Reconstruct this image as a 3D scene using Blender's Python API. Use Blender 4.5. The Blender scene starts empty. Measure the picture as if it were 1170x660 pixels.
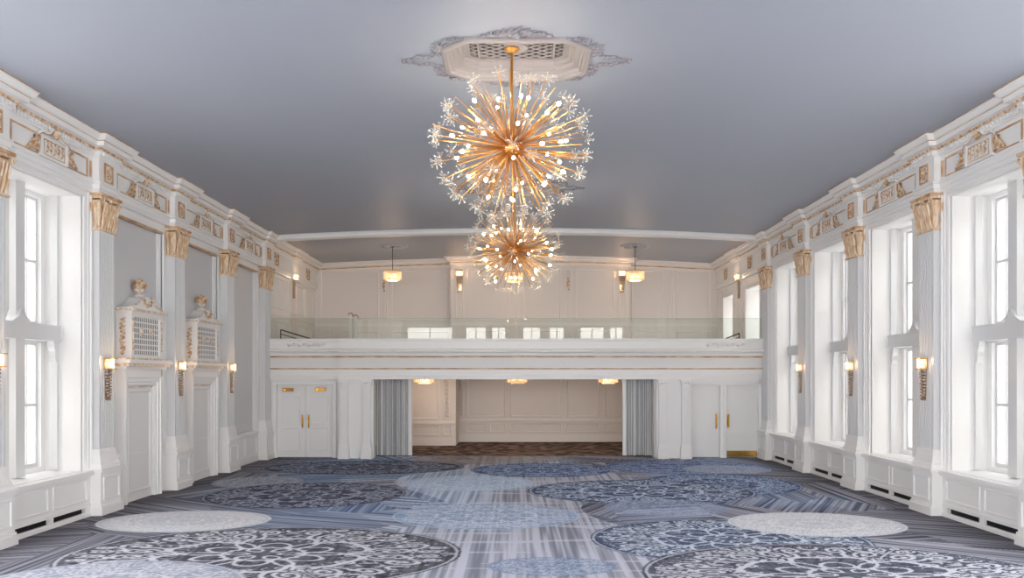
import bpy, bmesh, math, random
import numpy as np
from mathutils import Vector, Matrix
random.seed(7)
PI = math.pi
SC = bpy.context.scene
COL = SC.collection

# ------------------------------------------------------------------ camera, sky, exposure
cam_d = bpy.data.cameras.new('camera'); cam = bpy.data.objects.new('camera', cam_d); COL.objects.link(cam)
cam.location = (0, 0, 2.65); cam.rotation_euler = (PI/2, 0, 0)
cam_d.sensor_width = 36; cam_d.lens = 36*900/1170
cam_d.shift_x = -5/1170; cam_d.shift_y = 100/1170
cam_d.clip_start = .05; cam_d.clip_end = 400
SC.camera = cam
SC.view_settings.view_transform = 'Standard'; SC.view_settings.look = 'None'
SC.view_settings.gamma = 1; SC.view_settings.use_curve_mapping = False
SC.view_settings.exposure = 0.5
SKY, FRONT_R, SIDE_R = 5.2, 6.0, 1.2        # sky strength, and fill lamps added at the windows behind the camera
w = bpy.data.worlds.new('sky'); SC.world = w; w.use_nodes = True
bg = w.node_tree.nodes['Background']; bg.inputs[0].default_value = (.97, .98, 1, 1); bg.inputs[1].default_value = SKY
cy = SC.cycles
cy.max_bounces = 9; cy.diffuse_bounces = 6; cy.glossy_bounces = 3; cy.transmission_bounces = 4; cy.transparent_max_bounces = 16
cy.sample_clamp_indirect = 6; cy.sample_clamp_direct = 0; cy.caustics_reflective = False; cy.caustics_refractive = False
cy.use_denoising = True
try: cy.denoiser = 'OPENIMAGEDENOISE'
except Exception: pass
cy.use_adaptive_sampling = False

# ------------------------------------------------------------------ materials
def srgb(r, g, b):
    f = lambda c: (c/255/12.92) if c/255 <= .04045 else ((c/255+.055)/1.055)**2.4
    return (f(r), f(g), f(b), 1)
def mat(name, col, rough=.5, metal=0, bump=0, bscale=40, var=0, vscale=6, col2=None, emit=None, estr=0, spec=.5):
    m = bpy.data.materials.new(name); m.use_nodes = True
    nt = m.node_tree; b = nt.nodes['Principled BSDF']
    b.inputs['Base Color'].default_value = col; b.inputs['Roughness'].default_value = rough
    b.inputs['Metallic'].default_value = metal
    b.inputs['Specular IOR Level'].default_value = spec
    if var or col2:
        n = nt.nodes.new('ShaderNodeTexNoise'); n.inputs['Scale'].default_value = vscale; n.inputs['Detail'].default_value = 5
        tc = nt.nodes.new('ShaderNodeTexCoord'); nt.links.new(tc.outputs['Object'], n.inputs['Vector'])
        r = nt.nodes.new('ShaderNodeValToRGB')
        c2 = col2 if col2 else tuple(c*(1-var) for c in col[:3]) + (1,)
        r.color_ramp.elements[0].position = .38; r.color_ramp.elements[0].color = c2
        r.color_ramp.elements[1].position = .62; r.color_ramp.elements[1].color = col
        nt.links.new(n.outputs['Fac'], r.inputs['Fac']); nt.links.new(r.outputs['Color'], b.inputs['Base Color'])
    if bump:
        n = nt.nodes.new('ShaderNodeTexNoise'); n.inputs['Scale'].default_value = bscale; n.inputs['Detail'].default_value = 4
        tc = nt.nodes.new('ShaderNodeTexCoord'); nt.links.new(tc.outputs['Object'], n.inputs['Vector'])
        bp = nt.nodes.new('ShaderNodeBump'); bp.inputs['Strength'].default_value = bump; bp.inputs['Distance'].default_value = .02
        nt.links.new(n.outputs['Fac'], bp.inputs['Height']); nt.links.new(bp.outputs['Normal'], b.inputs['Normal'])
    if emit:
        b.inputs['Emission Color'].default_value = emit; b.inputs['Emission Strength'].default_value = estr
    return m
def glass_mat(name, tint, ior=1.45, rough=0.0, extra=0.0):
    m = bpy.data.materials.new(name); m.use_nodes = True; nt = m.node_tree
    for n in list(nt.nodes): nt.nodes.remove(n)
    out = nt.nodes.new('ShaderNodeOutputMaterial'); mix = nt.nodes.new('ShaderNodeMixShader')
    tr = nt.nodes.new('ShaderNodeBsdfTransparent'); tr.inputs[0].default_value = tint
    gl = nt.nodes.new('ShaderNodeBsdfGlossy'); gl.inputs['Roughness'].default_value = rough
    lw = nt.nodes.new('ShaderNodeLayerWeight'); lw.inputs[0].default_value = .5
    pw = nt.nodes.new('ShaderNodeMath'); pw.operation = 'POWER'; pw.inputs[1].default_value = 5
    ad = nt.nodes.new('ShaderNodeMath'); ad.operation = 'MULTIPLY_ADD'; f0 = ((ior-1)/(ior+1))**2; ad.inputs[1].default_value = 1-f0; ad.inputs[2].default_value = f0+extra
    nt.links.new(lw.outputs['Facing'], pw.inputs[0]); nt.links.new(pw.outputs[0], ad.inputs[0]); nt.links.new(ad.outputs[0], mix.inputs[0])
    nt.links.new(tr.outputs[0], mix.inputs[1]); nt.links.new(gl.outputs[0], mix.inputs[2]); nt.links.new(mix.outputs[0], out.inputs[0])
    return m
M = {}
M['white'] = mat('white_paint', (.83, .825, .815, 1), .42)
M['panel'] = mat('white_wall_paint', (.80, .795, .785, 1), .5)
M['bluegrey'] = mat('pale_grey_wall_paint', (.63, .635, .645, 1), .6)
M['palewall'] = mat('light_grey_wall_paint', (.70, .70, .705, 1), .6)
M['taupe'] = mat('warm_taupe_wall_paint', (.73, .69, .665, 1), .5)
M['taupetrim'] = mat('warm_trim_paint', (.79, .755, .73, 1), .45)
M['winframe'] = mat('window_frame_grey_white', (.68, .685, .69, 1), .45)
M['gild'] = mat('rubbed_gold_paint', srgb(232, 212, 186), .5, .0, col2=srgb(178, 132, 88), vscale=14, bump=.25, bscale=50)
M['capital'] = mat('rubbed_gold_capital', srgb(238, 220, 196), .5, .0, col2=srgb(204, 166, 126), vscale=12)
_m = M['capital'].node_tree; _n = [x for x in _m.nodes if x.type == 'TEX_NOISE'][0]; _mp = _m.nodes.new('ShaderNodeMapping'); _mp.inputs['Scale'].default_value = (1.6, 1.6, .35)
_tc = [x for x in _m.nodes if x.type == 'TEX_COORD'][0]; _m.links.new(_tc.outputs['Object'], _mp.inputs[0]); _m.links.new(_mp.outputs[0], _n.inputs['Vector'])
M['gildline'] = mat('brown_gold_line', srgb(176, 128, 88), .5, col2=srgb(214, 184, 150), vscale=3)
M['ornament'] = mat('white_ornament_with_gold_rub', srgb(236, 230, 222), .5, col2=srgb(206, 176, 144), vscale=14, bump=.4, bscale=50)
M['relief'] = mat('white_carved_relief', (.80, .79, .77, 1), .5, bump=1.0, bscale=26)
M['brass'] = mat('polished_brass', srgb(226, 178, 96), .22, 1)
M['chbrass'] = mat('chandelier_brass', srgb(214, 156, 86), .28, .95)
M['bronze'] = mat('dark_bronze', srgb(158, 126, 98), .35, .7)
M['darkmetal'] = mat('dark_metal', (.05, .05, .055, 1), .4, .7)
M['dark'] = mat('dark_void', (.02, .02, .022, 1), .9)
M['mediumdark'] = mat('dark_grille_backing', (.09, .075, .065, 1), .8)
M['backmirror'] = mat('grey_grille_backing', (.13, .13, .135, 1), .4)
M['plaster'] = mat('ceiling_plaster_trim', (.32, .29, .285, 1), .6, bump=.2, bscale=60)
M['plasterleaf'] = mat('ceiling_plaster_leaf', (.36, .34, .355, 1), .6, col2=(.24, .235, .27, 1), vscale=30, bump=.6, bscale=50)  # purple-grey second tone paints relief shadow into the leaves
M['glass'] = glass_mat('window_glass', (.97, .98, .98, 1), 1.4)
M['rail_glass'] = glass_mat('balustrade_glass', (.91, .94, .925, 1), 1.42, extra=.0)
M['rail_edge'] = mat('glass_green_edge', (.42, .52, .48, 1), .2)
M['crystal'] = mat('glowing_crystal', (.95, .92, .84, 1), .08, 0, emit=(1, .86, .62, 1), estr=.10)  # crystal is no lamp; a faint warm glow is put into it
M['crystal'].node_tree.nodes['Principled BSDF'].inputs['Transmission Weight'].default_value = .5
M['smoke'] = mat('smoked_crystal', (.62, .57, .52, 1), .15, .7)
M['litcrystal'] = mat('lit_crystal', (.95, .8, .6, 1), .15, 0, emit=(1, .56, .25, 1), estr=.28)
M['bulb'] = mat('warm_bulb', (1, .9, .7, 1), .3, 0, emit=(1, .88, .72, 1), estr=95)
M['softbulb'] = mat('sconce_bulb', (1, .9, .7, 1), .3, 0, emit=(1, .68, .38, 1), estr=4)
M['stonewhite'] = mat('exterior_render', (.8, .78, .74, 1), .9)

def brick_mat():
    m = bpy.data.materials.new('pale_brick'); m.use_nodes = True; nt = m.node_tree; b = nt.nodes['Principled BSDF']
    tc = nt.nodes.new('ShaderNodeTexCoord'); mp = nt.nodes.new('ShaderNodeMapping'); mp.inputs['Rotation'].default_value = (PI/2, 0, PI/2)
    sep = nt.nodes.new('ShaderNodeSeparateXYZ'); cmb = nt.nodes.new('ShaderNodeCombineXYZ')
    nt.links.new(tc.outputs['Object'], sep.inputs[0]); nt.links.new(sep.outputs[1], cmb.inputs[0]); nt.links.new(sep.outputs[2], cmb.inputs[1])
    br = nt.nodes.new('ShaderNodeTexBrick'); br.inputs['Scale'].default_value = 4.0
    br.inputs['Color1'].default_value = (.36, .31, .26, 1); br.inputs['Color2'].default_value = (.31, .26, .215, 1); br.inputs['Mortar'].default_value = (.40, .38, .35, 1)
    nt.links.new(cmb.outputs[0], br.inputs['Vector']); nt.links.new(br.outputs['Color'], b.inputs['Base Color']); b.inputs['Roughness'].default_value = .9
    return m
M['brick'] = brick_mat()

def ceiling_mat():
    m = bpy.data.materials.new('blue_grey_satin_ceiling'); m.use_nodes = True; nt = m.node_tree; b = nt.nodes['Principled BSDF']
    b.inputs['Base Color'].default_value = (.345, .372, .43, 1); b.inputs['Roughness'].default_value = .5
    b.inputs['Specular IOR Level'].default_value = .45
    tc = nt.nodes.new('ShaderNodeTexCoord'); mp = nt.nodes.new('ShaderNodeMapping'); mp.inputs['Scale'].default_value = (.10, .9, 1)
    n = nt.nodes.new('ShaderNodeTexNoise'); n.inputs['Scale'].default_value = 1.0; n.inputs['Detail'].default_value = 3
    bp = nt.nodes.new('ShaderNodeBump'); bp.inputs['Strength'].default_value = .35; bp.inputs['Distance'].default_value = .03
    nt.links.new(tc.outputs['Object'], mp.inputs[0]); nt.links.new(mp.outputs[0], n.inputs['Vector'])
    nt.links.new(n.outputs['Fac'], bp.inputs['Height']); nt.links.new(bp.outputs['Normal'], b.inputs['Normal'])
    return m
M['ceiling'] = ceiling_mat()

def carpet_mat():
    m = bpy.data.materials.new('patterned_carpet'); m.use_nodes = True; nt = m.node_tree; b = nt.nodes['Principled BSDF']
    at = nt.nodes.new('ShaderNodeAttribute'); at.attribute_name = 'pattern'
    n = nt.nodes.new('ShaderNodeTexNoise'); n.inputs['Scale'].default_value = 90; n.inputs['Detail'].default_value = 2
    tc = nt.nodes.new('ShaderNodeTexCoord'); nt.links.new(tc.outputs['Object'], n.inputs['Vector'])
    mr = nt.nodes.new('ShaderNodeMapRange'); mr.inputs['To Min'].default_value = .78; mr.inputs['To Max'].default_value = 1.2
    mx = nt.nodes.new('ShaderNodeMix'); mx.data_type = 'RGBA'; mx.blend_type = 'MULTIPLY'; mx.inputs[0].default_value = 1
    nt.links.new(n.outputs['Fac'], mr.inputs['Value']); nt.links.new(at.outputs['Color'], mx.inputs[6]); nt.links.new(mr.outputs[0], mx.inputs[7])
    nt.links.new(mx.outputs[2], b.inputs['Base Color']); b.inputs['Roughness'].default_value = .85
    b.inputs['Specular IOR Level'].default_value = .25
    bp = nt.nodes.new('ShaderNodeBump'); bp.inputs['Strength'].default_value = .3; bp.inputs['Distance'].default_value = .01
    nt.links.new(n.outputs['Fac'], bp.inputs['Height']); nt.links.new(bp.outputs['Normal'], b.inputs['Normal'])
    return m
M['carpet'] = carpet_mat()

def curtain_mat():
    m = bpy.data.materials.new('striped_curtain'); m.use_nodes = True; nt = m.node_tree; b = nt.nodes['Principled BSDF']
    at = nt.nodes.new('ShaderNodeUVMap')
    sep = nt.nodes.new('ShaderNodeSeparateXYZ'); nt.links.new(at.outputs[0], sep.inputs[0])
    cmb = nt.nodes.new('ShaderNodeCombineXYZ'); nt.links.new(sep.outputs[0], cmb.inputs[0])
    n = nt.nodes.new('ShaderNodeTexNoise'); n.inputs['Scale'].default_value = 22; n.inputs['Detail'].default_value = 1
    nt.links.new(cmb.outputs[0], n.inputs['Vector'])
    r = nt.nodes.new('ShaderNodeValToRGB'); r.color_ramp.interpolation = 'CONSTANT'
    e = r.color_ramp.elements; e[0].position = 0; e[0].color = (.16, .17, .18, 1); e[1].position = .43; e[1].color = (.42, .44, .45, 1)
    k = e.new(.5); k.color = (.78, .78, .76, 1); k = e.new(.57); k.color = (.30, .32, .34, 1); k = e.new(.63); k.color = (.8, .8, .78, 1)
    nt.links.new(n.outputs['Fac'], r.inputs[0]); nt.links.new(r.outputs[0], b.inputs['Base Color']); b.inputs['Roughness'].default_value = .8
    return m
M['curtain'] = curtain_mat()

# ------------------------------------------------------------------ mesh builder
class MB:
    def __init__(s): s.v = []; s.f = []; s.m = []
    def add(s, verts, faces, mi=0):
        o = len(s.v); s.v += [tuple(p) for p in verts]; s.f += [tuple(o+i for i in f) for f in faces]
        s.m += [mi]*len(faces) if isinstance(mi, int) else list(mi)
    def box(s, x0, x1, y0, y1, z0, z1, mi=0):
        if x1 < x0: x0, x1 = x1, x0
        if y1 < y0: y0, y1 = y1, y0
        s.add([(x0,y0,z0),(x1,y0,z0),(x1,y1,z0),(x0,y1,z0),(x0,y0,z1),(x1,y0,z1),(x1,y1,z1),(x0,y1,z1)],
              [(0,3,2,1),(4,5,6,7),(0,1,5,4),(1,2,6,5),(2,3,7,6),(3,0,4,7)], mi)
    def tube(s, pts, r, n=8, mi=0, cap=True):
        P = [Vector(p) for p in pts]; R = r if isinstance(r, (list, tuple)) else [r]*len(P)
        vs = []; fs = []; up = None
        for i, p in enumerate(P):
            d = (P[min(i+1, len(P)-1)] - P[max(i-1, 0)]).normalized()
            if up is None: up = Vector((0,0,1)) if abs(d.z) < .9 else Vector((1,0,0))
            a = d.cross(up).normalized(); b = a.cross(d).normalized(); up = b
            for k in range(n):
                t = 2*PI*k/n; vs.append(p + (a*math.cos(t) + b*math.sin(t))*R[i])
        for i in range(len(P)-1):
            for k in range(n):
                fs.append((i*n+k, i*n+(k+1)%n, (i+1)*n+(k+1)%n, (i+1)*n+k))
        if cap: fs.append(tuple(range(n-1, -1, -1))); fs.append(tuple((len(P)-1)*n+k for k in range(n)))
        s.add(vs, fs, mi)
    def lathe(s, prof, n=20, c=(0,0,0), mi=0, sx=1, sy=1):
        vs = []; fs = []
        for r, z in prof:
            for k in range(n):
                t = 2*PI*k/n; vs.append((c[0]+r*math.cos(t)*sx, c[1]+r*math.sin(t)*sy, c[2]+z))
        for i in range(len(prof)-1):
            for k in range(n):
                fs.append((i*n+k, i*n+(k+1)%n, (i+1)*n+(k+1)%n, (i+1)*n+k))
        s.add(vs, fs, mi)
    def ball(s, c, r, n=8, mi=0, sx=1, sy=1, sz=1):
        m = max(4, n//2+1)
        s.lathe([(max(1e-4, r*math.sin(PI*i/m)), -r*sz*math.cos(PI*i/m)) for i in range(m+1)], n, c, mi, sx, sy)
    def prism(s, poly, y0, y1, mi=0):      # polygon in (x,z) extruded along y
        n = len(poly)
        s.add([(x, y0, z) for x, z in poly] + [(x, y1, z) for x, z in poly],
              [tuple(range(n)), tuple(range(2*n-1, n-1, -1))] + [(i, i+n, (i+1)%n+n, (i+1)%n) for i in range(n)], mi)
    def prismz(s, poly, z0, z1, mi=0):     # polygon in (x,y) extruded along z
        n = len(poly)
        s.add([(x, y, z0) for x, y in poly] + [(x, y, z1) for x, y in poly],
              [tuple(range(n-1, -1, -1)), tuple(range(n, 2*n))] + [(i, (i+1)%n, (i+1)%n+n, i+n) for i in range(n)], mi)
    def sweep(s, path, prof, mats=None, closed=False, side=1, plane='xy'):
        """path: plan points; prof: (offset to the left*side of travel, height)."""
        n = len(path); P = [Vector(p) for p in path]; nor = []
        for i in range(n):
            a = P[i]-P[i-1] if (closed or i > 0) else P[1]-P[0]
            b = P[(i+1) % n]-P[i] if (closed or i < n-1) else P[-1]-P[-2]
            a.normalize(); b.normalize()
            na = Vector((-a.y, a.x))*side; nb = Vector((-b.y, b.x))*side
            mdir = na+nb
            mdir = mdir / max(1e-6, mdir.dot(na)) if mdir.length > 1e-6 else na
            nor.append(mdir)
        k = len(prof); vs = []; fs = []; ms = []
        for i in range(n):
            for o, z in prof:
                q = P[i] + nor[i]*o
                vs.append((q.x, q.y, z) if plane == 'xy' else (q.x, z, q.y))
        for i in range(n if closed else n-1):
            j = (i+1) % n
            for a in range(k-1):
                fs.append((i*k+a, i*k+a+1, j*k+a+1, j*k+a)); ms.append(mats[a] if mats else 0)
        if not closed:
            fs.append(tuple(range(k))); fs.append(tuple((n-1)*k+a for a in range(k-1, -1, -1))); ms += [0, 0]
        s.add(vs, fs, ms)
    def frame(s, x0, x1, z0, z1, y, w=.05, d=.025, mi=0):   # raised rectangular panel moulding on a wall facing +y
        pr = [(0, y), (0, y+d*.5), (w*.25, y+d), (w*.6, y+d*.9), (w*.75, y+d*.3), (w, y+d*.3), (w, y)]
        s.sweep([(x0,z0),(x1,z0),(x1,z1),(x0,z1)], pr, [mi]*6, closed=True, side=1, plane='xz')
    def build(s, name, mats, parent=None, loc=(0,0,0), rot=(0,0,0), smooth=False):
        me = bpy.data.meshes.new(name); me.from_pydata(s.v, [], s.f)
        for m_ in (mats if isinstance(mats, (list, tuple)) else [mats]): me.materials.append(M[m_] if isinstance(m_, str) else m_)
        me.polygons.foreach_set('material_index', s.m)
        bm = bmesh.new(); bm.from_mesh(me); bmesh.ops.recalc_face_normals(bm, faces=bm.faces); bm.to_mesh(me); bm.free()
        if smooth: me.polygons.foreach_set('use_smooth', [True]*len(me.polygons))
        o = bpy.data.objects.new(name, me); COL.objects.link(o); o.location = loc; o.rotation_euler = rot
        if parent: o.parent = parent
        return o
def thing(name, label, cat, loc=(0,0,0), rz=0, group=None):
    o = bpy.data.objects.new(name, None); COL.objects.link(o); o.location = loc; o.rotation_euler = (0,0,rz)
    o.empty_display_size = .2
    o['label'] = label; o['category'] = cat
    if group: o['group'] = group
    return o
def tag(o, label, cat, group=None):
    o['label'] = label; o['category'] = cat
    if group: o['group'] = group
    return o
def struct(o, label=None):
    o['kind'] = 'structure'
    if label: o['label'] = label
    return o
def sroot(name, loc=(0,0,0), rz=0, label=None):
    o = bpy.data.objects.new(name, None); COL.objects.link(o); o.location = loc; o.rotation_euler = (0,0,rz)
    return struct(o, label)
def dup(root, loc, rz, label=None, group=None):
    r = root.copy(); COL.objects.link(r); r.location = loc; r.rotation_euler = (0,0,rz)
    if label: r['label'] = label
    if group: r['group'] = group
    for ch in list(root.children):
        c = ch.copy(); COL.objects.link(c); c.parent = r
        for g in list(ch.children):
            d = g.copy(); COL.objects.link(d); d.parent = c
    return r

# wall frames: local x along the wall, local +y into the room
LW, RW, BW = -PI/2, PI/2, PI
WX = 8.2
PY = [12.05, 15.40, 18.75, 22.10, 25.40]
BAY = 3.35
def bayc(i): return PY[i] + BAY/2 if i < 3 else (PY[3]+PY[4])/2
YF, YB = -4.7, 32.0
def edge_z(x): return 7.22 + .23*(1-min(1, abs(x)/7.8)**2)

# ------------------------------------------------------------------ outside: pale brick neighbours
for sx, lab in ((-1, 'pale brick neighbour wall beyond the left window'), (1, 'pale brick neighbour wall beyond the right windows')):
    m_ = MB(); m_.box(sx*17, sx*17.4, -6, 75, -6, 9.5)
    m_.box(sx*16.9, sx*17.5, -6, 75, 9.5, 9.8, 1)
    o = m_.build('neighbour_wall', ['brick', 'stonewhite']); tag(o, lab, 'wall')

m_ = MB(); m_.box(-16, 16, -16.4, -16, -6, 8, 0); struct(m_.build('trim_10', ['stonewhite']), 'added unseen wall that dims the windows behind the camera')  # invented outer wall, added to dim the windows mirrored in the balustrade
# ------------------------------------------------------------------ side walls
OPW, OZ0, OZ1 = 1.15, .84, 6.05
def wall_side(sx):
    m_ = MB()
    X0, X1 = sx*WX, sx*(WX+.9)
    HID = [PY[0]-BAY*(k+.5) for k in range(5)]          # window bays behind the camera
    wins = [(c, OPW, OZ0, OZ1) for c in HID if c-OPW > YF+.2]
    if sx > 0: wins += [(bayc(i), OPW, OZ0, OZ1) for i in range(4)] + [(27.3, .82, 3.45, 5.75), (30.45, .68, 3.45, 5.75)]
    else: wins += [(bayc(0), OPW, OZ0, OZ1)]
    niches = [] if sx > 0 else [(bayc(1), 1.14, 1.05, 5.98, 1), (bayc(2), 1.14, 1.05, 5.98, 1), (bayc(3), 1.12, .95, 5.98, 2)]
    items = sorted([(c, h, a, b, 0) for c, h, a, b in wins] + niches)
    y = YF-.3
    for c, h, a, b, kind in items:
        m_.box(X0, X1, y, c-h, 0, 7.6); m_.box(X0, X1, c-h, c+h, 0, a); m_.box(X0, X1, c-h, c+h, b, 7.6)
        if kind: m_.box(sx*(WX+.13), X1, c-h, c+h, a, b, kind)
        y = c+h
    m_.box(X0, X1, y, YB+.3, 0, 7.6)
    struct(m_.build('wall_left' if sx < 0 else 'wall_right', ['white', 'bluegrey', 'palewall']))
    for c, h, a, b in wins:                              # sky portals in the visible bays, added fill lamps behind the camera
        ld = bpy.data.lights.new('window_portal_or_fill', 'AREA'); ld.shape = 'RECTANGLE'; ld.size = 2*h; ld.size_y = b-a
        if c > PY[0]: ld.cycles.is_portal = True
        else: ld.energy = SIDE_R*PI*ld.size*ld.size_y; ld.color = (.97, .985, 1)
        lo = bpy.data.objects.new('window_portal_or_fill', ld); COL.objects.link(lo)
        lo.location = (sx*(WX+(.95 if c > PY[0] else .5)), c, (a+b)/2); lo.rotation_euler = (PI/2, 0, PI/2 if sx > 0 else -PI/2)
wall_side(-1); wall_side(1)

# front wall behind the camera, with its row of tall windows
m_ = MB(); fw = [(-7.8, -4.6), (-3.6, -2.2), (-1.75, -.8), (.5, 1.7), (2.4, 3.4), (4.6, 6.25), (6.7, 7.6)]
x = -WX-.9
for a, b in fw:
    m_.box(x, a, YF-.4, YF, 0, 7.6); m_.box(a, b, YF-.4, YF, 0, 1.0); m_.box(a, b, YF-.4, YF, 6.15, 7.6)
    m_.box((a+b)/2-.04, (a+b)/2+.04, YF-.3, YF-.2, 1.0, 6.15); m_.box(a, b, YF-.3, YF-.2, 3.4, 3.55)
    x = b
    ld = bpy.data.lights.new('window_portal_or_fill', 'AREA'); ld.shape = 'RECTANGLE'; ld.size = b-a; ld.size_y = 5.15; ld.energy = FRONT_R*PI*ld.size*5.15; ld.color = (1, .985, .96)  # area lamp added in each front opening to fill the room
    lo = bpy.data.objects.new('window_portal_or_fill', ld); COL.objects.link(lo); lo.location = ((a+b)/2, YF-.35, 3.57); lo.rotation_euler = (PI/2, 0, 0)
m_.box(x, WX+.9, YF-.4, YF, 0, 7.6)
struct(m_.build('wall_front', ['white']))

# ------------------------------------------------------------------ ceiling (shallow vault with two octagonal recesses)
MED = [(0.0, 11.93), (0.0, 20.0)]
RA, RB, RC, RD = .98, .66, .66, .38      # half width, its straight part, half depth, its straight part
xs = sorted(set([round(-WX-.3+i*(2*WX+.6)/24, 4) for i in range(25)] + [-RA, -RB, RB, RA]))
xs = [x for x in xs if not (abs(x) < RA and abs(x) not in (RB,) and x != 0)] 
ys = sorted(set([YF-.3, 0, 5, 8, 16, 24, 28, YB+.3] + [y for _, c in MED for y in (c-RC, c-RD, c+RD, c+RC)]))
V = []; F = []; idx = {}
def vi(x, y):
    k = (round(x, 4), round(y, 4))
    if k not in idx: idx[k] = len(V); V.append((x, y, edge_z(x)))
    return idx[k]
for i in range(len(xs)-1):
    for j in range(len(ys)-1):
        x0, x1, y0, y1 = xs[i], xs[i+1], ys[j], ys[j+1]; cx, cyy = (x0+x1)/2, (y0+y1)/2
        q = [vi(x0,y0), vi(x1,y0), vi(x1,y1), vi(x0,y1)]; done = False
        for _, c in MED:
            dx, dy = abs(cx), abs(cyy-c)
            if dx < RA and dy < RC:
                done = True
                if dx > RB and dy > RD:      # corner: keep the outer triangle
                    far = max(q, key=lambda k: abs(V[k][0]) + abs(V[k][1]-c))
                    near = min(q, key=lambda k: abs(V[k][0])/RA + abs(V[k][1]-c)/RC)
                    F.append(tuple(k for k in q if k != near))
        if not done: F.append(tuple(q))
me = bpy.data.meshes.new('ceiling'); me.from_pydata(V, [], F); me.materials.append(M['ceiling'])
me.polygons.foreach_set('use_smooth', [True]*len(me.polygons))
ceil = bpy.data.objects.new('ceiling', me); COL.objects.link(ceil); struct(ceil)
m_ = MB(); m_.box(-WX-1, WX+1, YF-.5, YB+.6, 7.95, 8.1); struct(m_.build('trim_9', ['stonewhite']), 'roof slab above the ceiling')

# arched ceiling beam
m_ = MB(); N = 32
prof = [(0, .03), (.0, -.02), (.05, -.05), (.05, -.13), (.09, -.16), (.35, -.16), (.39, -.13), (.39, -.05), (.44, -.02), (.44, .03)]
vs = []; fs = []
for i in range(N+1):
    x = -7.9 + 15.8*i/N
    for a, b in prof: vs.append((x, 25.48+a, edge_z(x)+b))
k = len(prof)
for i in range(N):
    for a in range(k-1): fs.append((i*k+a, i*k+a+1, (i+1)*k+a+1, (i+1)*k+a))
m_.add(vs, fs, 0); struct(m_.build('trim_1', ['white']), 'arched white ceiling beam over the balcony edge')

# ------------------------------------------------------------------ entablature of both side walls
ENT = [(-.12, 6.16), (0, 6.16), (0, 6.24), (.02, 6.245), (.02, 6.33), (.045, 6.34), (.045, 6.37), (0, 6.385), (0, 6.84), (.03, 6.85), (.03, 6.87),
       (.05, 6.88), (.05, 6.95), (.09, 6.955), (.11, 6.975), (.11, 7.0), (.20, 7.01), (.20, 7.085), (.215, 7.09), (.215, 7.105), (.25, 7.12), (.29, 7.18), (.29, 7.2), (.31, 7.205), (.31, 7.23), (.31, 7.34), (-.12, 7.34)]
EM = [0]*(len(ENT)-1); EM[13] = 1; EM[18] = 2; EM[23] = 2; EM[14] = 1
def ent_path(sx):
    p = [(8.1, YF)]
    cs = [PY[0]-BAY*k for k in range(4, 0, -1)] + PY + [28.75]
    for c in cs:
        d = .12 if c < 28 else .06
        p += [(8.1, c-.34), (8.1-d, c-.34), (8.1-d, c+.34), (8.1, c+.34)]
    p += [(8.1, YB)]
    return [(sx*a, b) for a, b in p]
for sx in (-1, 1):
    m_ = MB(); m_.sweep(ent_path(sx), ENT, EM, side=(1 if sx > 0 else -1))
    # dentils
    y = 8.0
    while y < 31.9:
        near = min(abs(y-c) for c in PY+[28.75]); off = .12 if near < .36 else 0
        if y > 9.5: m_.box(sx*(8.05-off), sx*(8.015-off), y, y+.05, 6.885, 6.945)
        y += .095
    struct(m_.build('trim_2' if sx < 0 else 'trim_3', ['white', 'gild', 'gildline']), 'entablature and cornice of the side wall')

# ------------------------------------------------------------------ pilasters
def flute_poly(w_, d, n=7):
    pts = [(-w_/2, 0), (-w_/2, d)]; m0 = .05; step = (w_-2*m0)/n
    for i in range(n):
        a = -w_/2+m0+i*step
        pts += [(a+.2*step, d), (a+.3*step, d-.022), (a+.7*step, d-.022), (a+.8*step, d)]
    return pts + [(w_/2, d), (w_/2, 0)]
def make_capital(m_, w_, d, z0, h, n=6):
    for i in range(5):
        t0, t1 = i/5, (i+1)/5
        e = lambda t: .005+.045*t**2.2
        m_.box(-w_/2-e(t1), w_/2+e(t1), 0, d+e(t1), z0+h*(.06+.76*t0), z0+h*(.06+.76*t1))
    m_.box(-w_/2-.045, w_/2+.045, 0, d+.045, z0, z0+h*.05)
    for row, (a, b) in enumerate(((.06, .40), (.36, .74))):
        k = n+1 if row else n
        for i in range(k):
            x = -w_/2-.0+(w_)*(i+.5)/k; ww = w_/k*.42; o = .015+.03*row
            m_.tube([(x, d+o, z0+h*a), (x, d+o+.03, z0+h*(a+b)/2), (x, d+o+.055, z0+h*b), (x, d+o+.065, z0+h*(b-.07))], [ww*.55, ww*.8, ww*.75, ww*.3], 6)
        for s_ in (-1, 1):
            for i in range(2):
                yy = d*(i+.5)/2; X = s_*(w_/2+.0+.03*row)
                m_.tube([(X, yy, z0+h*a), (X+s_*.02, yy, z0+h*(a+b)/2), (X+s_*.05, yy, z0+h*b)], [.03, .04, .03], 6)
    for s_ in (-1, 1):
        c = (s_*(w_/2+.03), d+.04, z0+h*.80)
        m_.tube([(c[0]+.07*math.cos(t*.9)*(1-t/9)*s_, c[1]+.045, c[2]+.07*math.sin(t*.9)*(1-t/9)) for t in range(8)], .022, 6)
    m_.ball((0, d+.07, z0+h*.86), .05, 8)
    m_.box(-w_/2-.06, w_/2+.06, 0, d+.08, z0+h*.86, z0+h*.93); m_.box(-w_/2-.09, w_/2+.09, 0, d+.11, z0+h*.93, z0+h, 1)
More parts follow.
